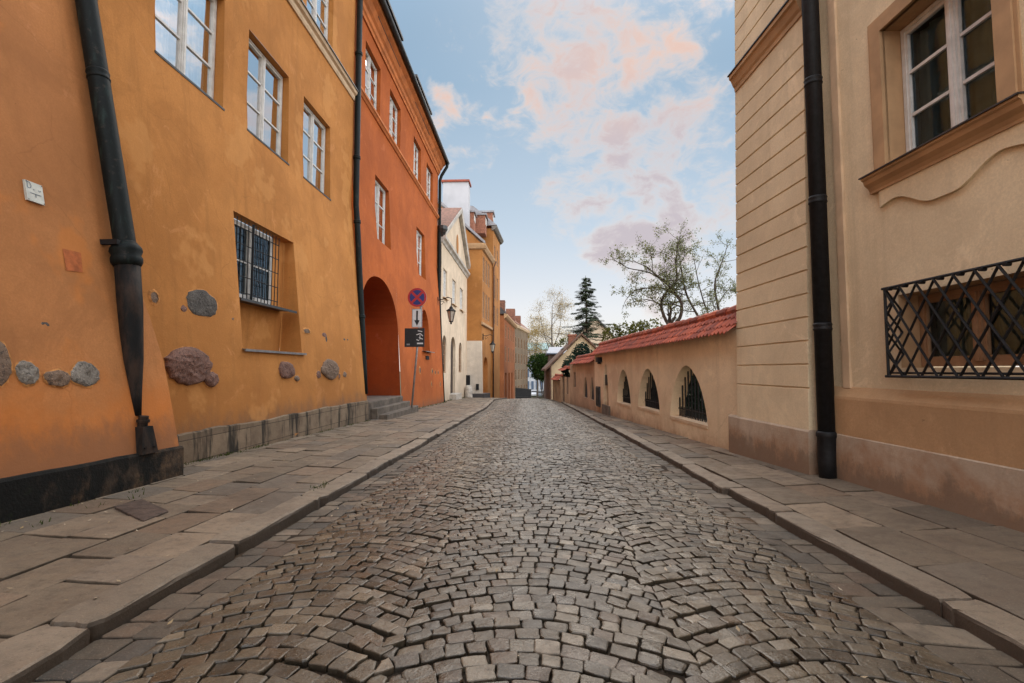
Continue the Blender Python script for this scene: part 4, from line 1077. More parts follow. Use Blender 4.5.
mb = MB(); mb.poly([(2.9,-6,12.4),(2.8,7,12.4),(8,7,16.5),(8,-6,16.5)]); mb.build('roof', M['brownroof'], hR)
pr_ = pipe(hR, [(3.05,5.13,12.4),(3.05,5.13,.42)], .08, 'iron', collars=(9.2, 6.3, 4.2, 2.9, 1.55), cr=1.12, n=18, ch=.04)
mb = MB(); mb.tube([(3.05,5.13,.47),(3.05,5.13,.45),(3.05,5.13,.42),(3.05,5.13,.40),(3.045,5.13,.2),(3.04,5.12,-.02)], [.085,.098,.098,.088,.086,.08], 16); mb.build('pipe_shoe', M['iron'], pr_, smooth=True)

# ------------------------------------------------------------------ right: garden wall with arched openings and tiles
def tile_roof(parent, fr, a0, a1, eave, ridge, tw=.125, courses=3, step=.034, sag=.02, both=True, name='tile_roof'):
    mb = MB(); n = int((a1-a0)/tw); sub = 6
    for side in ((0, 1) if both else (0,)):
        ex, ez = eave; rx, rz = ridge
        if side: ex = 2*rx-ex
        for c in range(courses):
            t0, t1 = c/courses - (.06 if c else 0), (c+1)/courses
            prev = None
            for i in range(n*sub+1):
                a = a0 + (a1-a0)*i/(n*sub); ph = (i % sub)/sub; ti = i//sub
                wv = .016*math.sin(2*math.pi*ph) + .006*math.sin(4*math.pi*ph)
                rr = random.Random(ti*31+c*7+side)
                mb.tone = clamp(rr.gauss(.5, .28), 0, 1)
                j = rr.uniform(-.008, .008); s = sag*noise.noise((a*.5, 2, 1))
                def pt(t, lift): return fr.Q(a, lerp(ez, rz, t)+lift+wv+s+j, lerp(ex, rx, t))
                k = mb.add([pt(t0, step-.018), pt(t0, step), pt(t1, 0)])
                if prev is not None:
                    mb.face((prev, k, k+1, prev+1)); mb.face((prev+1, k+1, k+2, prev+2))
                prev = k
    i = 0; a = a0
    while a < a1-.05:
        L = min(.36, a1-a); mb.tone = clamp(rnd.gauss(.5,.28), 0, 1); s = sag*noise.noise((a*.5, 2, 1))
        mb.tube([fr.Q(a-.02,ridge[1]+.0+s,ridge[0]), fr.Q(a+.05,ridge[1]+.012+s,ridge[0]), fr.Q(a+L,ridge[1]+.002+s,ridge[0])], [.085,.085,.072], 10)
        a += L
    return mb.build(name, M['tiles'], parent)
kg = .0656; FGm = Fr((3.356,0), (-kg,1), (-1,-kg), lambda z: 0, wav=.014, seed=9)
FGb = Fr((3.356,0), (-kg,1), (-1,-kg), lambda z: -.26, wav=0)
gwall = thing('garden_wall', 'long peach garden wall with three barred pointed arches under a red tiled roof', 'wall', (2.7, 11, -.2))
def ogive(z0, z1): return lambda t: z0 + (z1-z0)*max(0., 1-abs(2*t-1)**1.75)**.60
ars = [hole(7.92,9.62,.20,1.19,-.26,ogive(.20,1.185),18,.05), hole(10.25,11.8,.22,1.14,-.26,ogive(.22,1.135),18,.05), hole(12.45,13.88,.19,1.12,-.26,ogive(.19,1.115),18,.05)]
nich = hole(14.95,15.68,-.05,1.3,-.12,ogive(-.05,1.29),12)
wall('wall', gwall, FGm, 6.85, 17.05, -.7, 1.70, ars+[nich], M['peach'], step=.5, ends=(.26,.26))
wall('wall', gwall, FGb, 6.85, 17.05, -.7, 1.70, [hole(h['a0']+.05,h['a1']-.05,h['z0'],h['z1'],-.27,(lambda h: lambda t: h['top'](t))(h),18) for h in ars], M['peach'], step=.8)
mb = MB(); mb.poly([FGm.Q(14.9,-.1,-.119),FGm.Q(15.7,-.1,-.119),FGm.Q(15.7,1.35,-.119),FGm.Q(14.9,1.35,-.119)]); mb.build('niche_back', M['peachdirty'], gwall)
tile_roof(gwall, FGm, 6.82, 17.1, (.17,1.60), (-.22,1.985))
for h in ars:
    mb = MB(); n = 11
    for i in range(n):
        a = lerp(h['a0']+.12, h['a1']-.12, i/(n-1)); zt = h['top'](clamp((a-h['a0'])/(h['a1']-h['a0']),0,1))
        mb.tube([FGm.Q(a,h['z0']-.0,-.15), FGm.Q(a,zt+.02,-.15)], .014, 6)
        if i < n-1: mb.tube([FGm.Q(a+.07,h['z0'],-.15), FGm.Q(a+.07,h['z0']+.2,-.15)], .009, 5)
    mb.tube([FGm.Q(h['a0']+.02,h['z0']+.16,-.15), FGm.Q(h['a1']-.02,h['z0']+.16,-.15)], .012, 6)
    mb.build('grille', M['iron'], gwall)
    mb = MB(); fprofile(mb, FGm, h['a0']+.0, h['a1']-.0, [(-.25,h['z0']-.05),(.012,h['z0']-.05),(.012,h['z0']+.004),(-.25,h['z0']+.02)]); mb.build('sill', M['creamtrim'], gwall)
mb = MB(); fbox(mb, FGm, 15.15,15.5,.62,.95,-.115,-.02); mb.build('niche_box', M['iron'], gwall)
t = thing('meter_cabinet', 'narrow dark metal cabinet fixed low on the garden wall beside the niche', 'cabinet', FGm.Q(16.35,-.1,0))
mb = MB(); fbox(mb, FGm, 16.1,16.62,-.12,.55,-.03,.06); mb.build('body', M['sheet'], t)
mb = MB(); fbox(mb, FGm, 16.14,16.58,-.08,.51,.0605,.075); mb.build('door', M['iron'], t)
t = thing('wall_lamp', 'small black lamp box under the tiled eave at the end of the garden wall', 'lamp', FGm.Q(15.95,1.4,0))
mb = MB(); fbox(mb, FGm, 15.8,16.12,1.36,1.52,.0,.16); fbox(mb, FGm, 15.9,16.0,1.30,1.358,.03,.12); mb.build('housing', M['iron'], t)
mb = MB(); fbox(mb, FGm, 14.75,15.75,-.5,.0,-.02,.045); mb.build('base_block', M['stonestep'], gwall)
# lower wall with two lancets
lw = thing('lancet_wall', 'weathered lower wall section with two dark pointed lancets and small tiled roof', 'wall', (2.1, 20, -.4))
lns = [hole(17.2,17.95,.02,.86,-.07,ogive(.02,.855),12), hole(18.5,19.35,.03,.84,-.07,ogive(.03,.835),12)]
sd = hole(21.3,21.9,.35,1.0,-.07)
wall('wall', lw, FGm, 17.05, 23.0, -1.0, 1.40, lns+[sd], M['peachdirty'], step=.6, ends=(0,.4))
mb = MB(); mb.poly([FGm.Q(17.1,0,-.066),FGm.Q(19.5,0,-.066),FGm.Q(19.5,.9,-.066),FGm.Q(17.1,.9,-.066)]); mb.poly([FGm.Q(21.2,.3,-.066),FGm.Q(22,.3,-.066),FGm.Q(22,1.05,-.066),FGm.Q(21.2,1.05,-.066)]); mb.build('shutter', M['interior'], lw)
tile_roof(lw, FGm, 17.12, 22.2, (.16,1.34), (-.22,1.66), courses=2)
sh = thing('low_annex', 'low weathered annex with dark door and window under a scrap of tiled roof', 'outbuilding', (1.75, 25, -.7))
hA2 = [hole(23.6,24.3,-.1,.75,-.08), hole(25.0,25.9,-.9,.75,-.08)]
wall('wall', sh, FGm, 23.0, 26.7, -1.2, 1.08, hA2, M['peachdirty'], step=.6, ends=(0,1), top=1.5)
for h in hA2:
    mb = MB(); fbox(mb, FGm, h['a0'],h['a1'],h['z0'],h['z1'],-.2,-.065); fbox(mb, FGm, (h['a0']+h['a1'])/2-.03,(h['a0']+h['a1'])/2+.03,h['z0'],h['z1'],-.063,-.045); mb.build('door' if h['z0'] < -.5 else 'window', M['doorwood'], sh)
tile_roof(sh, FGm, 24.6, 26.7, (.14,1.06), (-.2,1.24), courses=2)
s4 = thing('boarded_wall', 'low brown boarded wall with bright red tiled coping next to the gabled house', 'wall', (1.5, 28.5, -.8))
mb = MB(); fbox(mb, FGm, 26.72,30.4,-1.4,.5,-.4,0)
for i in range(18): fbox(mb, FGm, 26.8+i*.2,26.96+i*.2,-1.3,.46,.001,.02)
mb.build('wall', plain('weathered_boards', (.28,.17,.10), .85, var=.35, scale=2), s4)
tile_roof(s4, FGm, 26.72, 30.4, (.14,.5), (-.2,.78), courses=2)
gh = thing('gabled_house', 'pale yellow gabled cottage with dark brown boarded street front and brick chimney', 'house', (2.8, 35, -1))
mb = MB(); mb.poly([(1.33,31.6,-1.4),(5.4,31.6,-1.4),(5.4,31.6,1.4),(3.3,31.6,3.35),(1.33,31.6,1.35)]); mb.build('gable_wall', plain('pale_yellow_gable', (.55,.42,.26), .85, var=.12, scale=1.5), gh)
mb = MB(); mb.hexa([(1.24,31.55,-1.5),(1.33,31.55,-1.5),(1.33,44,-1.9),(1.24,44,-1.9),(1.24,31.55,1.3),(1.33,31.55,1.3),(1.33,44,1.3),(1.24,44,1.3)])
for i in range(40): mb.box(1.215,1.24,31.6+i*.31,31.85+i*.31,-1.5,1.28)
mb.build('boarded_front', M['timber'], gh)
mb = MB()
for s, e in ((1, (.95,1.05)), (1, (5.75,1.05))):
    ex, ez = e; mb.hexa([(ex,31.4,ez),(3.3,31.4,3.4),(3.3,44,3.4),(ex,44,ez),(ex,31.4,ez+.13),(3.3,31.4,3.53),(3.3,44,3.53),(ex,44,ez+.13)])
rf = mb.build('roof', M['timber'], gh)
mb = MB(); mb.box(2.62,3.1,33.2,34.0,2.4,3.45); mb.box(2.57,3.15,33.15,34.05,3.452,3.56); mb.build('chimney', M['chimneybrick'], rf)
bh = thing('metal_roofed_house', 'dark brick building under a blue grey sheet metal roof behind the cottage', 'house', (2.6, 48, -1.7))
mb = MB(); mb.box(1.8,5.0,46,52,-2.5,2.6); mb.build('wall', plain('dark_brick', (.10,.065,.05), .9, var=.4, scale=5), bh)
for a in (2.1, 2.9, 3.7):
    mb = MB(); mb.box(a,a+.5,45.95,45.998,1.0,2.1); mb.build('window', M['iron'], bh)
mb = MB(); mb.hexa([(1.5,45.7,2.61),(5.3,45.7,2.61),(5.3,52.3,2.61),(1.5,52.3,2.61),(1.5,45.7,2.72),(5.3,45.7,2.72),(5.0,50,3.5),(1.9,50,3.5)]); mb.build('roof', M['slate'], bh)
vh = thing('villa', 'pale villa with dark roof edge partly hidden by the tall spruce', 'house', (6, 48, -1))
mb = MB(); mb.poly([(4.3,45,-2),(7.6,45,-2),(7.6,45,4.2),(5.95,45,6.0),(4.3,45,4.2)]); mb.poly([(4.3,45,-2),(4.3,45,4.2),(4.3,54,4.2),(4.3,54,-2)]); mb.build('wall', M['cream'], vh)
for x in (4.9, 6.3):
    mb = MB(); mb.box(x,x+.7,44.94,44.998,2.4,3.6); w = mb.build('window', M['framebrown'], vh); mb = MB(); mb.box(x+.08,x+.62,44.92,44.938,2.48,3.52); mb.build('pane', M['interior'], w)
mb = MB()
for ex in (3.9, 8.0): mb.hexa([(ex,44.7,3.8),(5.95,44.7,6.0),(5.95,54,6.0),(ex,54,3.8),(ex,44.7,3.98),(5.95,44.7,6.2),(5.95,54,6.2),(ex,54,3.98)])
rf = mb.build('roof', M['darkroof'], vh)

# ------------------------------------------------------------------ bottom of the street
fb = thing('distant_building', 'pale blue-grey building with tall dark windows closing the foot of the street', 'building', (2, 132, -5.2))
mb = MB(); mb.box(-6,7,130,142,-5.3,6.5); mb.build('wall', M['palewall'], fb)
for r in range(3):
    for c in range(6):
        mb = MB(); mb.box(-1.2+c*1.25,-.55+c*1.25,129.9,129.995,-4.1+r*3.3,-1.9+r*3.3); mb.build('window', plain('blue_dim_pane', (.07,.10,.15), .2) if r+c == 0 else bpy.data.materials['blue_dim_pane'], fb)
mb = MB(); mb.hexa([(-6.3,129.7,6.5),(7.3,129.7,6.5),(7.3,142,6.5),(-6.3,142,6.5),(-6.3,129.7,6.7),(7.3,129.7,6.7),(5,136,8.8),(-4,136,8.8)]); mb.build('roof', plain('green_copper_roof', (.14,.26,.27), .6), fb)
def car(name, label, paint, x, y):
    z = -5.23; t = thing(name, label, 'car', (x, y, z), 'cars parked at the foot of the street')
    sx, L = .88, 4.2
    prof = [(-2.1,.35),(-2.1,.75),(-1.95,.9),(-1.0,.98),(-.35,1.42),(1.1,1.45),(1.75,1.05),(2.08,.95),(2.1,.35)]
    mb = MB(); r0 = mb.add([(x-sx*(.86 if zz > 1.2 else 1), y+yy, z+zz) for yy, zz in prof]); r1 = mb.add([(x+sx*(.86 if zz > 1.2 else 1), y+yy, z+zz) for yy, zz in prof]); n = len(prof)
    for j in range(n): mb.face((r0+j, r0+(j+1)%n, r1+(j+1)%n, r1+j))
    mb.face([r0+j for j in range(n)]); mb.face([r1+j for j in range(n)][::-1]); mb.build('body', M[paint], t)
    mb = MB(); mb.poly([(x-.7,y-.98,z+1.02),(x+.7,y-.98,z+1.02),(x+.64,y-.42,z+1.40),(x-.64,y-.42,z+1.40)]); mb.build('windscreen', M['iron'], t)
    for s in (-1, 1):
        for yy in (-1.3, 1.3):
            mb = MB(); mb.tube([(x+s*.70,y+yy,z+.32),(x+s*.90,y+yy,z+.32)], .32, 12); mb.build('wheel', M['rubber'], t)
        mb = MB(); mb.box(x+s*.6-.14,x+s*.6+.14,y-2.14,y-2.102,z+.62,z+.76); mb.build('headlight', M['frame'], t)
    return t
car('parked_car', 'white car parked at the foot of the street, left of the dark one', 'carwhite', .75, 116)
car('parked_car', 'dark grey car parked at the foot of the street between two white cars', 'cargrey', 2.1, 112.5)
car('parked_car', 'white car parked at the foot of the street, right of the dark one', 'carwhite', 3.5, 116)

# ------------------------------------------------------------------ no-stopping sign
gz0 = gl(-3.73, 14.9)
t = thing('traffic_sign', 'leaning grey post with round no stopping sign and two plates below', 'road sign', (-3.73, 14.9, gz0))
def pole(z): return -3.73 + (z-gz0)*.082
mb = MB(); mb.tube([(pole(gz0-.1),14.9,gz0-.1),(pole(3.55),14.9,3.55)], .03, 12); mb.build('post', M['steel'], t, smooth=True)
mb = MB(); mb.tube([(pole(gz0),14.9,gz0-.02),(pole(gz0)+.005,14.9,gz0+.06)], [.07,.045], 12); mb.build('foot', M['stonestep'], t)
cx, cz, cy = -3.575, 3.38, 14.86
def disc(mb, r0, r1, y, n=36):
    o = mb.add([(cx+r1*math.cos(2*math.pi*k/n), y, cz+r1*math.sin(2*math.pi*k/n)) for k in range(n)])
    if r0 == 0: mb.face([o+k for k in range(n)]); return
    i = mb.add([(cx+r0*math.cos(2*math.pi*k/n), y, cz+r0*math.sin(2*math.pi*k/n)) for k in range(n)])
    for k in range(n): mb.face((o+k, o+(k+1)%n, i+(k+1)%n, i+k))
mb = MB(); mb.mi = 0; mb.tube([(cx,cy,cz),(cx,cy+.02,cz)], .30, 36)
mb.mi = 1; disc(mb, 0, .24, cy-.003); mb.mi = 2; disc(mb, .235, .298, cy-.006)
for s in (-1, 1):
    d = .17; w = .026
    mb.poly([(cx-d-w*s*s, cy-.0058-.0004*s, cz-s*d+w*s) if False else (cx-d+(-w), cy-.0055-.0006*s, cz-s*(d-w)), (cx-d+w, cy-.0055-.0006*s, cz-s*(d+w)), (cx+d+w, cy-.0055-.0006*s, cz+s*(d-w)), (cx+d-w, cy-.0055-.0006*s, cz+s*(d+w))])
mb.build('sign_disc', [M['steel'], M['signblue'], M['signred']], t)
def plate(x0, x1, z0, z1, y, m, nm='sign_plate'):
    mb = MB(); mb.box(x0, x1, y, y+.015, z0, z1); return mb.build(nm, M[m], t)
pl = plate(-3.73, -3.41, 2.43, 3.02, 14.855, 'signwhite')
mb = MB(); y = 14.8535; ax = -3.57
mb.poly([(ax-.028,y,2.64),(ax+.028,y,2.64),(ax+.028,y,2.96),(ax-.028,y,2.96)]); mb.poly([(ax-.085,y,2.66),(ax,y,2.48),(ax+.085,y,2.66)]); mb.build('arrow', M['signblack'], pl)
mb = MB(); y = 14.8537
for x0, x1, z0, z1 in ((-3.727,-3.413,2.433,2.445),(-3.727,-3.413,3.005,3.017),(-3.727,-3.715,2.433,3.017),(-3.425,-3.413,2.433,3.017)): mb.poly([(x0,y,z0),(x1,y,z0),(x1,y,z1),(x0,y,z1)])
mb.build('border', M['signblack'], pl)
pl2 = plate(-3.655, -3.33, 1.82, 2.41, 14.86, 'signblack')
mb = MB(); y = 14.8585
def sk(pts, w):
    for p, q in zip(pts, pts[1:]):
        dx, dz = q[0]-p[0], q[1]-p[1]; L = math.hypot(dx, dz); nx, nz = -dz/L*w/2, dx/L*w/2
        mb.poly([(p[0]+nx,y,p[1]+nz),(p[0]-nx,y,p[1]-nz),(q[0]-nx,y,q[1]-nz),(q[0]+nx,y,q[1]+nz)])
sk([(-3.54,2.33),(-3.40,2.30)], .03); sk([(-3.58,2.20),(-3.46,2.24),(-3.38,2.16)], .028); sk([(-3.50,2.12),(-3.38,2.06)], .03); sk([(-3.58,2.05),(-3.50,2.02)], .025); sk([(-3.56,1.93),(-3.37,1.93)], .045); sk([(-3.47,2.20),(-3.47,2.05)], .02)
mb.build('marking', M['signwhite'], pl2)
pl3 = plate(-3.965, -3.665, 1.82, 2.41, 14.90, 'signblack')
mb = MB(); y = 14.8985
sk([(-3.90,1.90),(-3.80,1.90)], .05); mb.build('marking', plain('faded_marking', (.22,.22,.22), .5), pl3)
mb = MB()
for z in (3.1, 3.6, 2.9, 2.55, 2.3, 1.95): mb.box(pole(z)-.055, pole(z)+.055, 14.876, 14.935, z-.015, z+.015) if z < 3.55 else None
mb.build('clamp', M['steel'], t)

# ------------------------------------------------------------------ lanterns
def lantern(label, x, y, z, wx, wy, wz):
    t = thing('wall_lantern', label, 'lantern', (wx, wy, wz), 'iron lanterns on wall brackets')
    mb = MB()
    mb.tube([(wx,wy,wz),(lerp(wx,x,.35),lerp(wy,y,.35),wz+.02),(lerp(wx,x,.75),lerp(wy,y,.75),wz+.10),(lerp(wx,x,1.02),y,wz+.02),(x+.02,y,z+.50),(x,y,z+.42)], .022, 8)
    sc_ = [(lerp(wx,x,.1)+.0, lerp(wy,y,.1), wz-.02)] + [(lerp(wx,x,.3)+.12*math.cos(a)*(1-a/9), lerp(wy,y,.3), wz-.16+.12*math.sin(a)*(1-a/9)) for a in [i*.5 for i in range(14)]]
    mb.tube(sc_[1:], .012, 6); mb.box(wx-.03,wx+.02,wy-.05,wy+.05,wz-.3,wz+.15); mb.build('bracket', M['iron'], t)
    mb = MB(); mb.lathe((x,y,z), [(.03,.42),(.05,.36),(.09,.33),(.10,.28),(.24,.18),(.245,.15),(.15,.14)], 6, .5); mb.build('lamp_cap', M['iron'], t)
    mb = MB(); mb.lathe((x,y,z), [(.09,-.33),(.19,.135)], 6, .5); g = mb.build('lamp_glass', M['lampglass'], t)
    mb = MB()
    for k in range(6):
        a = .5+2*math.pi*k/6; mb.tube([(x+.095*math.cos(a),y+.095*math.sin(a),z-.33),(x+.197*math.cos(a),y+.197*math.sin(a),z+.14)], .012, 5)
    mb.lathe((x,y,z), [(.02,-.47),(.05,-.44),(.03,-.40),(.11,-.35),(.105,-.325)], 6, .5); mb.build('lamp_frame', M['iron'], t)
    return t
lantern('nearer iron lantern on a scrolled bracket between red and cream houses', -3.76, 22.4, 3.72, -4.47, 22.75, 4.45)
lantern('farther iron lantern on a bracket at the tall ochre house', -2.72, 33.9, 2.75, -3.35, 33.5, 3.5)

# ------------------------------------------------------------------ vegetation
def leafcard(mb, p, s, up=.3):
    n = Vector((rnd.gauss(0,1), rnd.gauss(0,1), rnd.gauss(0,1)+up)).normalized(); a = n.orthogonal().normalized(); b = n.cross(a)
    th = U(0, 6.28); a, b = a*math.cos(th)+b*math.sin(th), b*math.cos(th)-a*math.sin(th)
    p = Vector(p); mb.tone = clamp(rnd.gauss(.45,.25), 0, 1); w = s*U(.3,.45)
    mb.poly([p, p+a*s*.5+b*w, p+a*s, p+a*s*.5-b*w])
def bushy(name, label, cat, blobs, n, s, lm, base, seed, stems=True, group=None):
    rs = random.Random(seed); t = thing(name, label, cat, base, group)
    mb = MB()
    for i in range(n):
        c = blobs[rs.randrange(len(blobs))]
        while True:
            v = Vector((rs.uniform(-1,1), rs.uniform(-1,1), rs.uniform(-1,1)))
            if .05 < v.length < 1: break
        v = v.normalized()*(v.length**.45)
        k = 1 + .35*noise.noise((v.x*2.2+c[0], v.y*2.2+seed, v.z*2.2))
        p = (c[0]+v.x*c[3]*k, c[1]+v.y*c[4]*k, c[2]+v.z*c[5]*k)
        if noise.noise((p[0]*1.6+seed, p[1]*1.6, p[2]*1.9)) < -.28: continue
        leafcard(mb, p, s*rs.uniform(.6,1.3))
    mb.build('crown', M[lm], t)
    mb = MB()
    for c in blobs:
        mb.tube([(base[0]+(c[0]-base[0])*.2, base[1], base[2]-.1), (lerp(base[0],c[0],.6), lerp(base[1],c[1],.6), lerp(base[2],c[2],.55)), (c[0],c[1],c[2]+c[5]*.4)], [.07,.05,.02], 6)
    mb.build('trunk', M['bark'], t)
    return t
def branchy(mb, p, d, L, r, depth, tips, rs, wob=.35, kids=(2,4), shrink=.68, droop=0., minr=.005, ang=.75):
    pts = [p.copy()]; rad = [r]; n = 5; q = p.copy(); dd = d.normalized()
    for i in range(n):
        dd = (dd + Vector((rs.gauss(0,wob*.35), rs.gauss(0,wob*.35), rs.gauss(0,wob*.25)-droop))).normalized()
        q = q + dd*(L/n); pts.append(q.copy()); rad.append(max(minr*.6, r*(1-.55*(i+1)/n)))
        if depth <= 2: tips.append((q.copy(), dd.copy(), depth))
    mb.tube(pts, rad, 7 if depth > 2 else (5 if depth > 1 else 3), caps=False)
    if depth <= 0: return
    for k in range(rs.randint(*kids)):
        t = rs.uniform(.4, 1.0); i = min(n, max(1, int(round(t*n))))
        ax = Vector((rs.gauss(0,1), rs.gauss(0,1), rs.gauss(0,.6)))
        nd = (dd + ax.normalized()*rs.uniform(ang*.6, ang*1.4)).normalized()
        branchy(mb, pts[i], nd, L*shrink*rs.uniform(.75,1.25), max(minr, rad[i]*.62), depth-1, tips, rs, wob, kids, shrink, droop, minr, ang)
def tree(name, label, base, limbs, lm, nleaf, ls, seed, group=None, spread=.08, **kw):
    rs = random.Random(seed); t = thing(name, label, 'tree', base, group); mb = MB(); tips = []
    for (pts, r0, r1, L, depth) in limbs:
        P = [Vector(base)+Vector(p) for p in pts]; n = len(P)
        sm = []
        for i in range(n-1):
            for k in range(4): 
                f = k/4; a = P[max(i-1,0)]; b = P[i]; c = P[i+1]; e = P[min(i+2,n-1)]
                sm.append(.5*((2*b)+(c-a)*f+(2*a-5*b+4*c-e)*f*f+(-a+3*b-3*c+e)*f**3))
        sm.append(P[-1]); mb.tube(sm, [lerp(r0, r1, i/(len(sm)-1)) for i in range(len(sm))], 9)
        m = len(sm)
        for i in range(m//3, m):
            if rs.random() < .75:
                d = (sm[i]-sm[i-1]).normalized(); ax = Vector((rs.gauss(0,1), rs.gauss(0,1), rs.gauss(.2,.7))).normalized()
                branchy(mb, sm[i], d*.5+ax, L*rs.uniform(.6,1.2), lerp(r0,r1,i/m)*.55, depth, tips, rs, **kw)
        branchy(mb, sm[-1], sm[-1]-sm[-2], L, r1, depth, tips, rs, **kw)
    mb.build('trunk', M['bark'], t, smooth=True)
    lb = MB()
    for i in range(nleaf):
        p, d, dep = tips[rs.randrange(len(tips))]
        leafcard(lb, p+Vector((rs.gauss(0,spread), rs.gauss(0,spread), rs.gauss(0,spread))), ls*rs.uniform(.6,1.3))
    if nleaf: lb.build('crown', M[lm], t)
    return t
# the old fruit tree behind the garden wall (two stems forming a ring)
tree('fruit_tree', 'old twisted fruit tree with sparse young leaves behind the tiled garden wall', (3.52, 12.2, .0),
     [([(0,0,-.3),(.02,0,1.6),(.0,0,2.25)], .075, .06, .5, 1),
      ([(0,0,2.15),(-.16,0,2.45),(-.20,.1,2.80),(-.05,.1,3.1),(.2,.1,3.4),(.15,0,3.9)], .045, .018, .62, 3),
      ([(.0,0,2.15),(.20,-.1,2.4),(.25,-.1,2.75),(.12,0,3.05),(-.15,0,3.35),(-.4,.1,3.6)], .05, .018, .62, 3),
      ([(.1,0,3.1),(-.3,.1,3.2),(-.8,.1,3.15),(-1.05,.1,2.95)], .02, .008, .36, 2),
      ([(-.1,0,3.3),(-.5,.1,3.6),(-1.0,.0,3.68),(-1.3,0,3.85)], .02, .007, .32, 2),
      ([(1.15,.1,1.6),(.75,.1,2.4),(.45,.1,3.0),(.35,.1,3.5)], .035, .02, .55, 3)],
     'leaf_spring', 7500, .040, 5, wob=.55, shrink=.62, kids=(2,4), ang=.9, minr=.003, spread=.035)
tree('fruit_tree', 'thin young tree with fine pale leaves beside the corner pier', (4.85, 12.4, .0),
     [([(0,0,-.3),(.05,0,1.6),(-.05,0,2.6),(-.1,.1,3.3),(.1,.1,3.9)], .05, .012, .62, 3),
      ([(0,0,2.0),(-.3,.1,2.6),(-.5,.1,3.3),(-.6,.1,3.9)], .025, .008, .6, 3),
      ([(0,0,1.8),(.4,0,2.6),(.6,0,3.3),(.8,0,4.0)], .03, .008, .55, 3)],
     'leaf_spring', 4800, .038, 8, wob=.5, shrink=.62, kids=(2,4), ang=.9, minr=.003, spread=.035)
# spruce
def spruce(base, H, R):
    rs = random.Random(4); t = thing('spruce_tree', 'tall thin blue green spruce standing behind the garden wall', 'tree', base)
    B = Vector(base); mb = MB(); lb = MB()
    mb.tube([B+Vector((0,0,-.3)), B+Vector((.05,0,H*.5)), B+Vector((0,0,H))], [.17,.10,.015], 8)
    z = 1.8
    while z < H-.1:
        f = (H-z)/H; nb = rs.randint(4,6) if f > .1 else 4; L0 = R*(f**.72)*rs.uniform(.78,1.15)+.06
        for k in range(nb):
            a = 2*math.pi*k/nb + rs.uniform(-.4,.4); L = L0*rs.uniform(.4,1.2)
            if rs.random() < .08: continue
            d = Vector((math.cos(a), math.sin(a), 0)); pts = [B+Vector((0,0,z))]
            for i in range(1,6):
                u = i/5; pts.append(B+Vector((0,0,z))+d*L*u+Vector((0,0,-.30*L*u+.16*L*u*u*u)))
            mb.tube(pts, [.03*f+.008,.025*f+.006,.02*f+.005,.012,.008,.004], 4)
            for i in range(int(34+95*L)):
                u = rs.uniform(.18,1)**.8; j = min(4, int(u*5)); p = pts[j].lerp(pts[j+1], u*5-j)
                s = Vector((-d.y, d.x, 0))*rs.gauss(0, .20*L*(1.1-u)+.04)
                q = p+s+Vector((0,0,-abs(rs.gauss(0,.05))))
                lb.tone = clamp(rs.gauss(.4,.25), 0, 1); w = .035; dv = (d*.6+s*1.5+Vector((0,0,-.25))).normalized()*rs.uniform(.12,.24); pr = dv.cross(Vector((0,0,1))).normalized()*w*rs.uniform(.6,1.3)
                lb.poly([q, q+dv*.5+pr, q+dv, q+dv*.5-pr])
        z += (.13 + .15*f)*rs.uniform(.5,1.4)
    mb.build('trunk', M['bark'], t); lb.build('crown', M['leaf_fir'], t)
spruce((4.35, 38, -.9), 9.5, 3.2)
bushy('ivy_shrub', 'dark blue green shrub spilling over the low weathered wall', 'shrub', [(2.45,26.6,1.5,.6,.5,.55),(2.85,26.8,2.0,.55,.45,.55),(2.1,26.3,1.15,.4,.4,.45),(3.1,26.5,1.5,.6,.4,.5)], 7000, .10, 'leaf_ivy', (2.5,26.7,-.5), 3)
bushy('hedge', 'olive hedge showing above the tiled roof left of the fruit tree', 'hedge', [(4.2,25,2.7,.5,.6,.8),(4.9,25,2.75,.6,.6,.85),(5.6,25,2.8,.6,.6,.9),(6.3,25,2.8,.7,.6,.9),(4.9,25,1.2,1.2,.6,.9)], 7000, .11, 'leaf_olive', (5.2,25,-.3), 6)
bushy('garden_shrub', 'dark leafy shrub behind the largest barred arch', 'shrub', [(3.65,9.4,.75,.42,.7,.9),(3.7,10.4,.7,.4,.7,.9),(3.6,11.2,.6,.4,.6,.7)], 6500, .085, 'leaf_ivy', (3.7,9.5,-.1), 9)
bushy('garden_shrub', 'dark leafy shrub behind the middle barred arch', 'shrub', [(3.45,12.4,.7,.42,.8,.85),(3.4,13.4,.6,.4,.7,.8)], 6500, .085, 'leaf_ivy', (3.4,12.4,-.1), 10)
bushy('garden_shrub', 'dark leafy shrub behind the smallest barred arch', 'shrub', [(3.25,14.9,.7,.42,.9,.85),(3.2,16.0,.6,.4,.7,.8)], 6500, .085, 'leaf_ivy', (3.1,15,-.1), 12)
bushy('street_tree', 'rounded dark green tree overhanging the bottom of the street', 'tree', [(.7,62,1.9,1.2,1.2,1.3),(1.7,62,2.0,1.3,1.2,1.2),(1.3,62,.7,1.3,1.1,.9),(2.6,62.5,1.5,.8,.9,1.1)], 6500, .22, 'leaf_dark', (1.7,62.3,-2.4), 15)
tree('bare_tree', 'tall slender tree with spring buds coloured golden as if sunlit beyond the metal roofed house', (3.9, 90, -4),
     [([(0,0,-.5),(.1,0,7),(.0,0,12),(.1,0,16.5)], .24, .05, 2.6, 3), ([(.0,0,8),(-1.2,0,11),(-1.9,0,14)], .1, .03, 2.0, 3), ([(.1,0,9),(1.3,0,12),(1.8,0,15)], .1, .03, 2.0, 3)], 'leaf_sun_tint', 9000, .13, 21, wob=.4, shrink=.62, kids=(3,4), minr=.014, spread=.5)
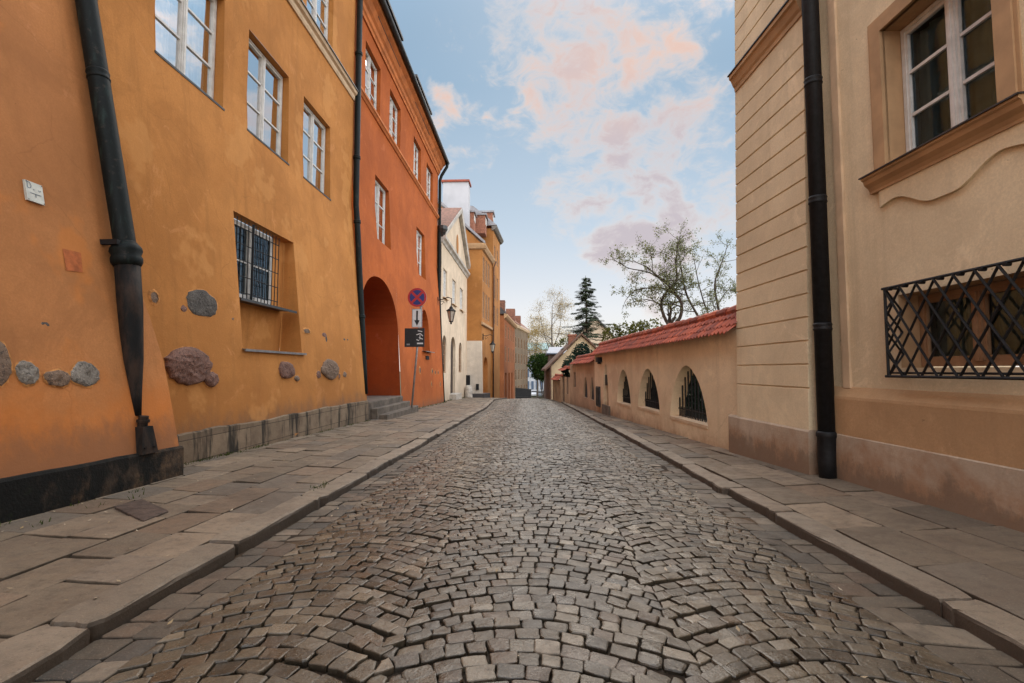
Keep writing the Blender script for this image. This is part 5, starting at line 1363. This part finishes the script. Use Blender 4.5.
tree('bare_tree', 'smaller budding tree coloured golden as if sunlit to the left of the tall slender one', (1.2, 95, -4.3),
     [([(0,0,-.5),(.1,0,5),(-.2,0,9),(.1,0,11.5)], .2, .05, 2.3, 3), ([(.0,0,5),(-1.3,0,8),(-1.6,0,10)], .1, .03, 1.8, 3), ([(.1,0,5.5),(1.3,0,8),(1.9,0,10)], .1, .03, 1.8, 3)], 'leaf_sun_tint', 11000, .14, 24, wob=.4, shrink=.62, kids=(3,4), minr=.014, spread=.55)
bushy('far_tree', 'dark green tree in front of the pale building at the foot of the street', 'tree', [(2.6,84,1.6,1.6,1.5,2.0),(4.2,84,2.2,1.8,1.5,2.2),(3.4,84,.2,1.8,1.4,1.6)], 5200, .26, 'leaf_dark', (3.4,84,-3.8), 41)
bushy('far_tree', 'broad golden green tree far behind the villa and spruce', 'tree', [(6.5,80,3.5,3,2,3.2),(10,80,3.5,3,2,3),(13,80,3.2,3,2,2.6)], 6000, .34, 'leaf_olive', (9.5,80,-4), 33)
# weeds in the joints along the left wall foot and kerb
mb = MB(); rs = random.Random(77)
spots = [(-4.03+rs.gauss(0,.02), y) for y in [rs.uniform(4.95,6.6) for _ in range(34)] + [rs.uniform(6.6,12) for _ in range(36)] + [rs.uniform(16.3,23) for _ in range(40)]]
spots += [(-4.25+rs.gauss(0,.05), rs.uniform(23.5,31)) for _ in range(40)] + [(-2.06+rs.gauss(0,.03), 4.72+rs.gauss(0,.12)) for _ in range(7)]
spots += [(rs.uniform(-3.62,-3.3), rs.uniform(3.0,4.3)) for _ in range(6)]
for x, y in spots:
    z = gl(x, y)-.012
    for b in range(rs.randint(5, 11)):
        a = rs.uniform(0, 6.28); L = rs.uniform(.02,.065)*(1.7 if y > 16 else 1); p = Vector((x+rs.gauss(0,.02), y+rs.gauss(0,.05), z)); d = Vector((math.cos(a)*.6, math.sin(a)*.6, 1)).normalized()*L; w = Vector((-math.sin(a), math.cos(a), 0))*.005
        mb.tone = rs.random(); mb.poly([p-w, p+w, p+d*.6+w*.8+Vector((0,0,.002)), p+d])
o = stuff(mb.build('weeds', M['grass'])); o['label'] = 'small green weeds growing in the joints at the wall foot'; o['category'] = 'weeds'
# fallen leaves and crumbs on the paving
mb = MB()
for i in range(240):
    s_ = rs.random()
    if s_ < .5: x = rs.uniform(-3.6,-2.0); y = rs.uniform(2,9); z = gl(x,y)+.009
    else: x = rs.uniform(-1.7,1.8); y = rs.uniform(1.6,8); z = zroad(x,y)+.010
    mb.tone = rs.random(); a = rs.uniform(0,6.28); L = rs.uniform(.006,.018); u = Vector((math.cos(a),math.sin(a),.15))*L; v = Vector((-math.sin(a),math.cos(a),.1))*L*.5; p = Vector((x,y,z))
    mb.poly([p-u, p+v, p+u+Vector((0,0,.004)), p-v])
o = stuff(mb.build('fallen_leaves', leaf('dry_leaf_bits', (.30,.22,.12), (.5,.42,.32), .1))); o['label'] = 'tiny dry leaf bits scattered on the paving'; o['category'] = 'leaves'

# ------------------------------------------------------------------ camera, sun, sky
cam = bpy.data.cameras.new('camera'); co = bpy.data.objects.new('camera', cam); col.objects.link(co)
co.location = (0, 0, 1.1); co.rotation_euler = (math.radians(90+3.398), 0, math.radians(2.267))
cam.sensor_width = 36; cam.lens = 480/1024*36; cam.clip_start = .05; cam.clip_end = 5000
sc.camera = co
EL, AZ = math.radians(44), math.radians(6)       # azimuth from +Y towards +X
sd_ = Vector((math.sin(AZ)*math.cos(EL), math.cos(AZ)*math.cos(EL), math.sin(EL)))
L = bpy.data.lights.new('sun', 'SUN'); L.energy = 1.45; L.angle = math.radians(32); L.color = (1, .88, .74)
lo_ = bpy.data.objects.new('sun', L); col.objects.link(lo_); lo_.rotation_euler = sd_.to_track_quat('Z', 'Y').to_euler()
w = bpy.data.worlds.new('World'); sc.world = w; w.use_nodes = True; nt = w.node_tree; N = nt.nodes; N.clear()
out = N.new('ShaderNodeOutputWorld')
sky = N.new('ShaderNodeTexSky'); sky.sky_type = 'NISHITA'; sky.sun_disc = False; sky.sun_elevation = EL; sky.sun_rotation = AZ; sky.air_density = 1.0; sky.dust_density = 1.0; sky.ozone_density = 1.6
bg = N.new('ShaderNodeBackground'); bg.inputs[1].default_value = .12; nt.links.new(sky.outputs[0], bg.inputs[0])
def lk(a, b): nt.links.new(a, b)
def mth(op, a, b=0., c=None):
    m = N.new('ShaderNodeMath'); m.operation = op
    for i, v in enumerate((a, b) if c is None else (a, b, c)):
        if isinstance(v, (int, float)): m.inputs[i].default_value = v
        else: lk(v, m.inputs[i])
    return m.outputs[0]
def rng(f, a, b, va=0., vb=1.):
    m = N.new('ShaderNodeMapRange'); m.interpolation_type = 'SMOOTHSTEP'; lk(f, m.inputs[0])
    for i, v in enumerate((a, b, va, vb)): m.inputs[i+1].default_value = v
    return m.outputs[0]
tc = N.new('ShaderNodeTexCoord'); vec = tc.outputs['Generated']
sp_ = N.new('ShaderNodeSeparateXYZ'); lk(vec, sp_.inputs[0]); dz_ = sp_.outputs[2]
def nz(scale, det, ro, sc3=(1,1,1), loc=(0,0,0), dist=0.):
    m = N.new('ShaderNodeMapping'); lk(vec, m.inputs[0]); m.inputs['Scale'].default_value = sc3; m.inputs['Location'].default_value = loc
    n = N.new('ShaderNodeTexNoise'); lk(m.outputs[0], n.inputs['Vector']); n.inputs['Scale'].default_value = scale; n.inputs['Detail'].default_value = det; n.inputs['Roughness'].default_value = ro; n.inputs['Distortion'].default_value = dist
    return n.outputs['Fac']
# cloud banks: soft lobes around directions in the sky, broken up by fractal noise
lobes = [((.121,.81,.574),.20,.95),((.17,.82,.545),.15,.7),((.06,.80,.60),.15,.8),((-.001,.865,.501),.10,.75),((.05,.875,.48),.10,.7),((.151,.896,.418),.12,1.0),((.20,.885,.42),.10,.7),((.078,.932,.355),.12,.7),((.302,.907,.293),.16,1.1),((.216,.945,.247),.14,1.0),((.26,.87,.42),.12,.8),((.47,.79,.40),.16,.62),((.56,.68,.47),.2,.62),((-.02,.82,.57),.10,.6),((-.03,.90,.43),.09,.55),((.25,.80,.55),.14,.8),((.40,.87,.29),.14,.9),((-.14,.859,.492),.07,1.08),((-.089,.912,.4),.07,.45),((.017,.84,.542),.08,.5),((-.064,.842,.536),.05,.4),((.09,.915,.39),.09,.6),
         ((-.7,.2,.6),.4,.6),((.6,-.4,.6),.5,.7),((-.3,-.7,.5),.5,.6),((.2,.1,.95),.35,.4),((.8,.4,.45),.35,.6)]
wn = N.new('ShaderNodeTexNoise'); lk(vec, wn.inputs['Vector']); wn.inputs['Scale'].default_value = 6; wn.inputs['Detail'].default_value = 6
wm = N.new('ShaderNodeVectorMath'); wm.operation = 'MULTIPLY_ADD'; lk(wn.outputs['Color'], wm.inputs[0]); wm.inputs[1].default_value = (.30,.30,.30); wm.inputs[2].default_value = (-.15,-.15,-.15)
wa = N.new('ShaderNodeVectorMath'); wa.operation = 'ADD'; lk(vec, wa.inputs[0]); lk(wm.outputs[0], wa.inputs[1]); wvec = wa.outputs[0]
acc = None
for d, r, a in lobes:
    dn = Vector(d).normalized()
    m = N.new('ShaderNodeVectorMath'); m.operation = 'DISTANCE'; lk(wvec, m.inputs[0]); m.inputs[1].default_value = dn
    k = rng(m.outputs['Value'], 0., r*1.3, a, 0.)
    acc = k if acc is None else mth('MAXIMUM', acc, k)
f1 = nz(6, 10, .62, (1,1,1.6), (1.3,.2,.4), .9); f2 = nz(19, 8, .66, (1,1,1.6), (4,2,1), .7)
dens = mth('ADD', mth('MULTIPLY', acc, .74), mth('ADD', mth('MULTIPLY', mth('SUBTRACT', f1, .5), 1.3), mth('MULTIPLY', mth('SUBTRACT', f2, .5), 1.0)))
mask = rng(dens, .19, .74, 0., .92)
thick = rng(dens, .30, .80)
def rgb(*c): 
    n = N.new('ShaderNodeRGB'); n.outputs[0].default_value = (*c, 1); return n.outputs[0]
def mixc(f, a, b):
    m = N.new('ShaderNodeMix'); m.data_type = 'RGBA'; lk(f, m.inputs[0]); lk(a, m.inputs[6]); lk(b, m.inputs[7]); return m.outputs[2]
side = rng(nz(2.2, 4, .5, (1,1,1), (7,3,2)), .40, .62)
cc = mixc(thick, rgb(.90,.79,.72), mixc(side, rgb(.86,.60,.50), rgb(.60,.53,.57)))
# sky beside, above and behind the view brightened and warmed as added fill light
gain = rng(sp_.outputs[1], .30, .80, 5.5, 1.0)
bgc = N.new('ShaderNodeBackground'); lk(gain, bgc.inputs[1]); warm2 = rng(sp_.outputs[1], .25, .80, .3, 0.)
lk(mixc(warm2, cc, rgb(.72,.56,.43)), bgc.inputs[0])
# evening air: pale towards the horizon, clear light blue above
air = N.new('ShaderNodeValToRGB'); lk(dz_, air.inputs[0]); cr = air.color_ramp
cr.elements[0].position = 0.0; cr.elements[0].color = (.92,.86,.80,1); cr.elements[1].position = 1.0; cr.elements[1].color = (.20,.34,.50,1)
for pos, c in ((.12,(.84,.84,.86)),(.28,(.54,.65,.75)),(.52,(.26,.42,.57))):
    e = cr.elements.new(pos); e.color = (*c, 1)
bga = N.new('ShaderNodeBackground'); lk(gain, bga.inputs[1]); warm = rng(sp_.outputs[1], .25, .80, .36, 0.)
lk(mixc(warm, air.outputs[0], rgb(.66,.52,.40)), bga.inputs[0])
mxa = N.new('ShaderNodeMixShader'); mxa.inputs[0].default_value = .85; lk(bg.outputs[0], mxa.inputs[1]); lk(bga.outputs[0], mxa.inputs[2])
mx = N.new('ShaderNodeMixShader'); lk(mask, mx.inputs[0]); lk(mxa.outputs[0], mx.inputs[1]); lk(bgc.outputs[0], mx.inputs[2]); lk(mx.outputs[0], out.inputs[0])
sc.view_settings.view_transform = 'Standard'; sc.view_settings.look = 'None'; sc.view_settings.exposure = 0; sc.view_settings.gamma = 1
sc.cycles.max_bounces = 6; sc.cycles.transparent_max_bounces = 12
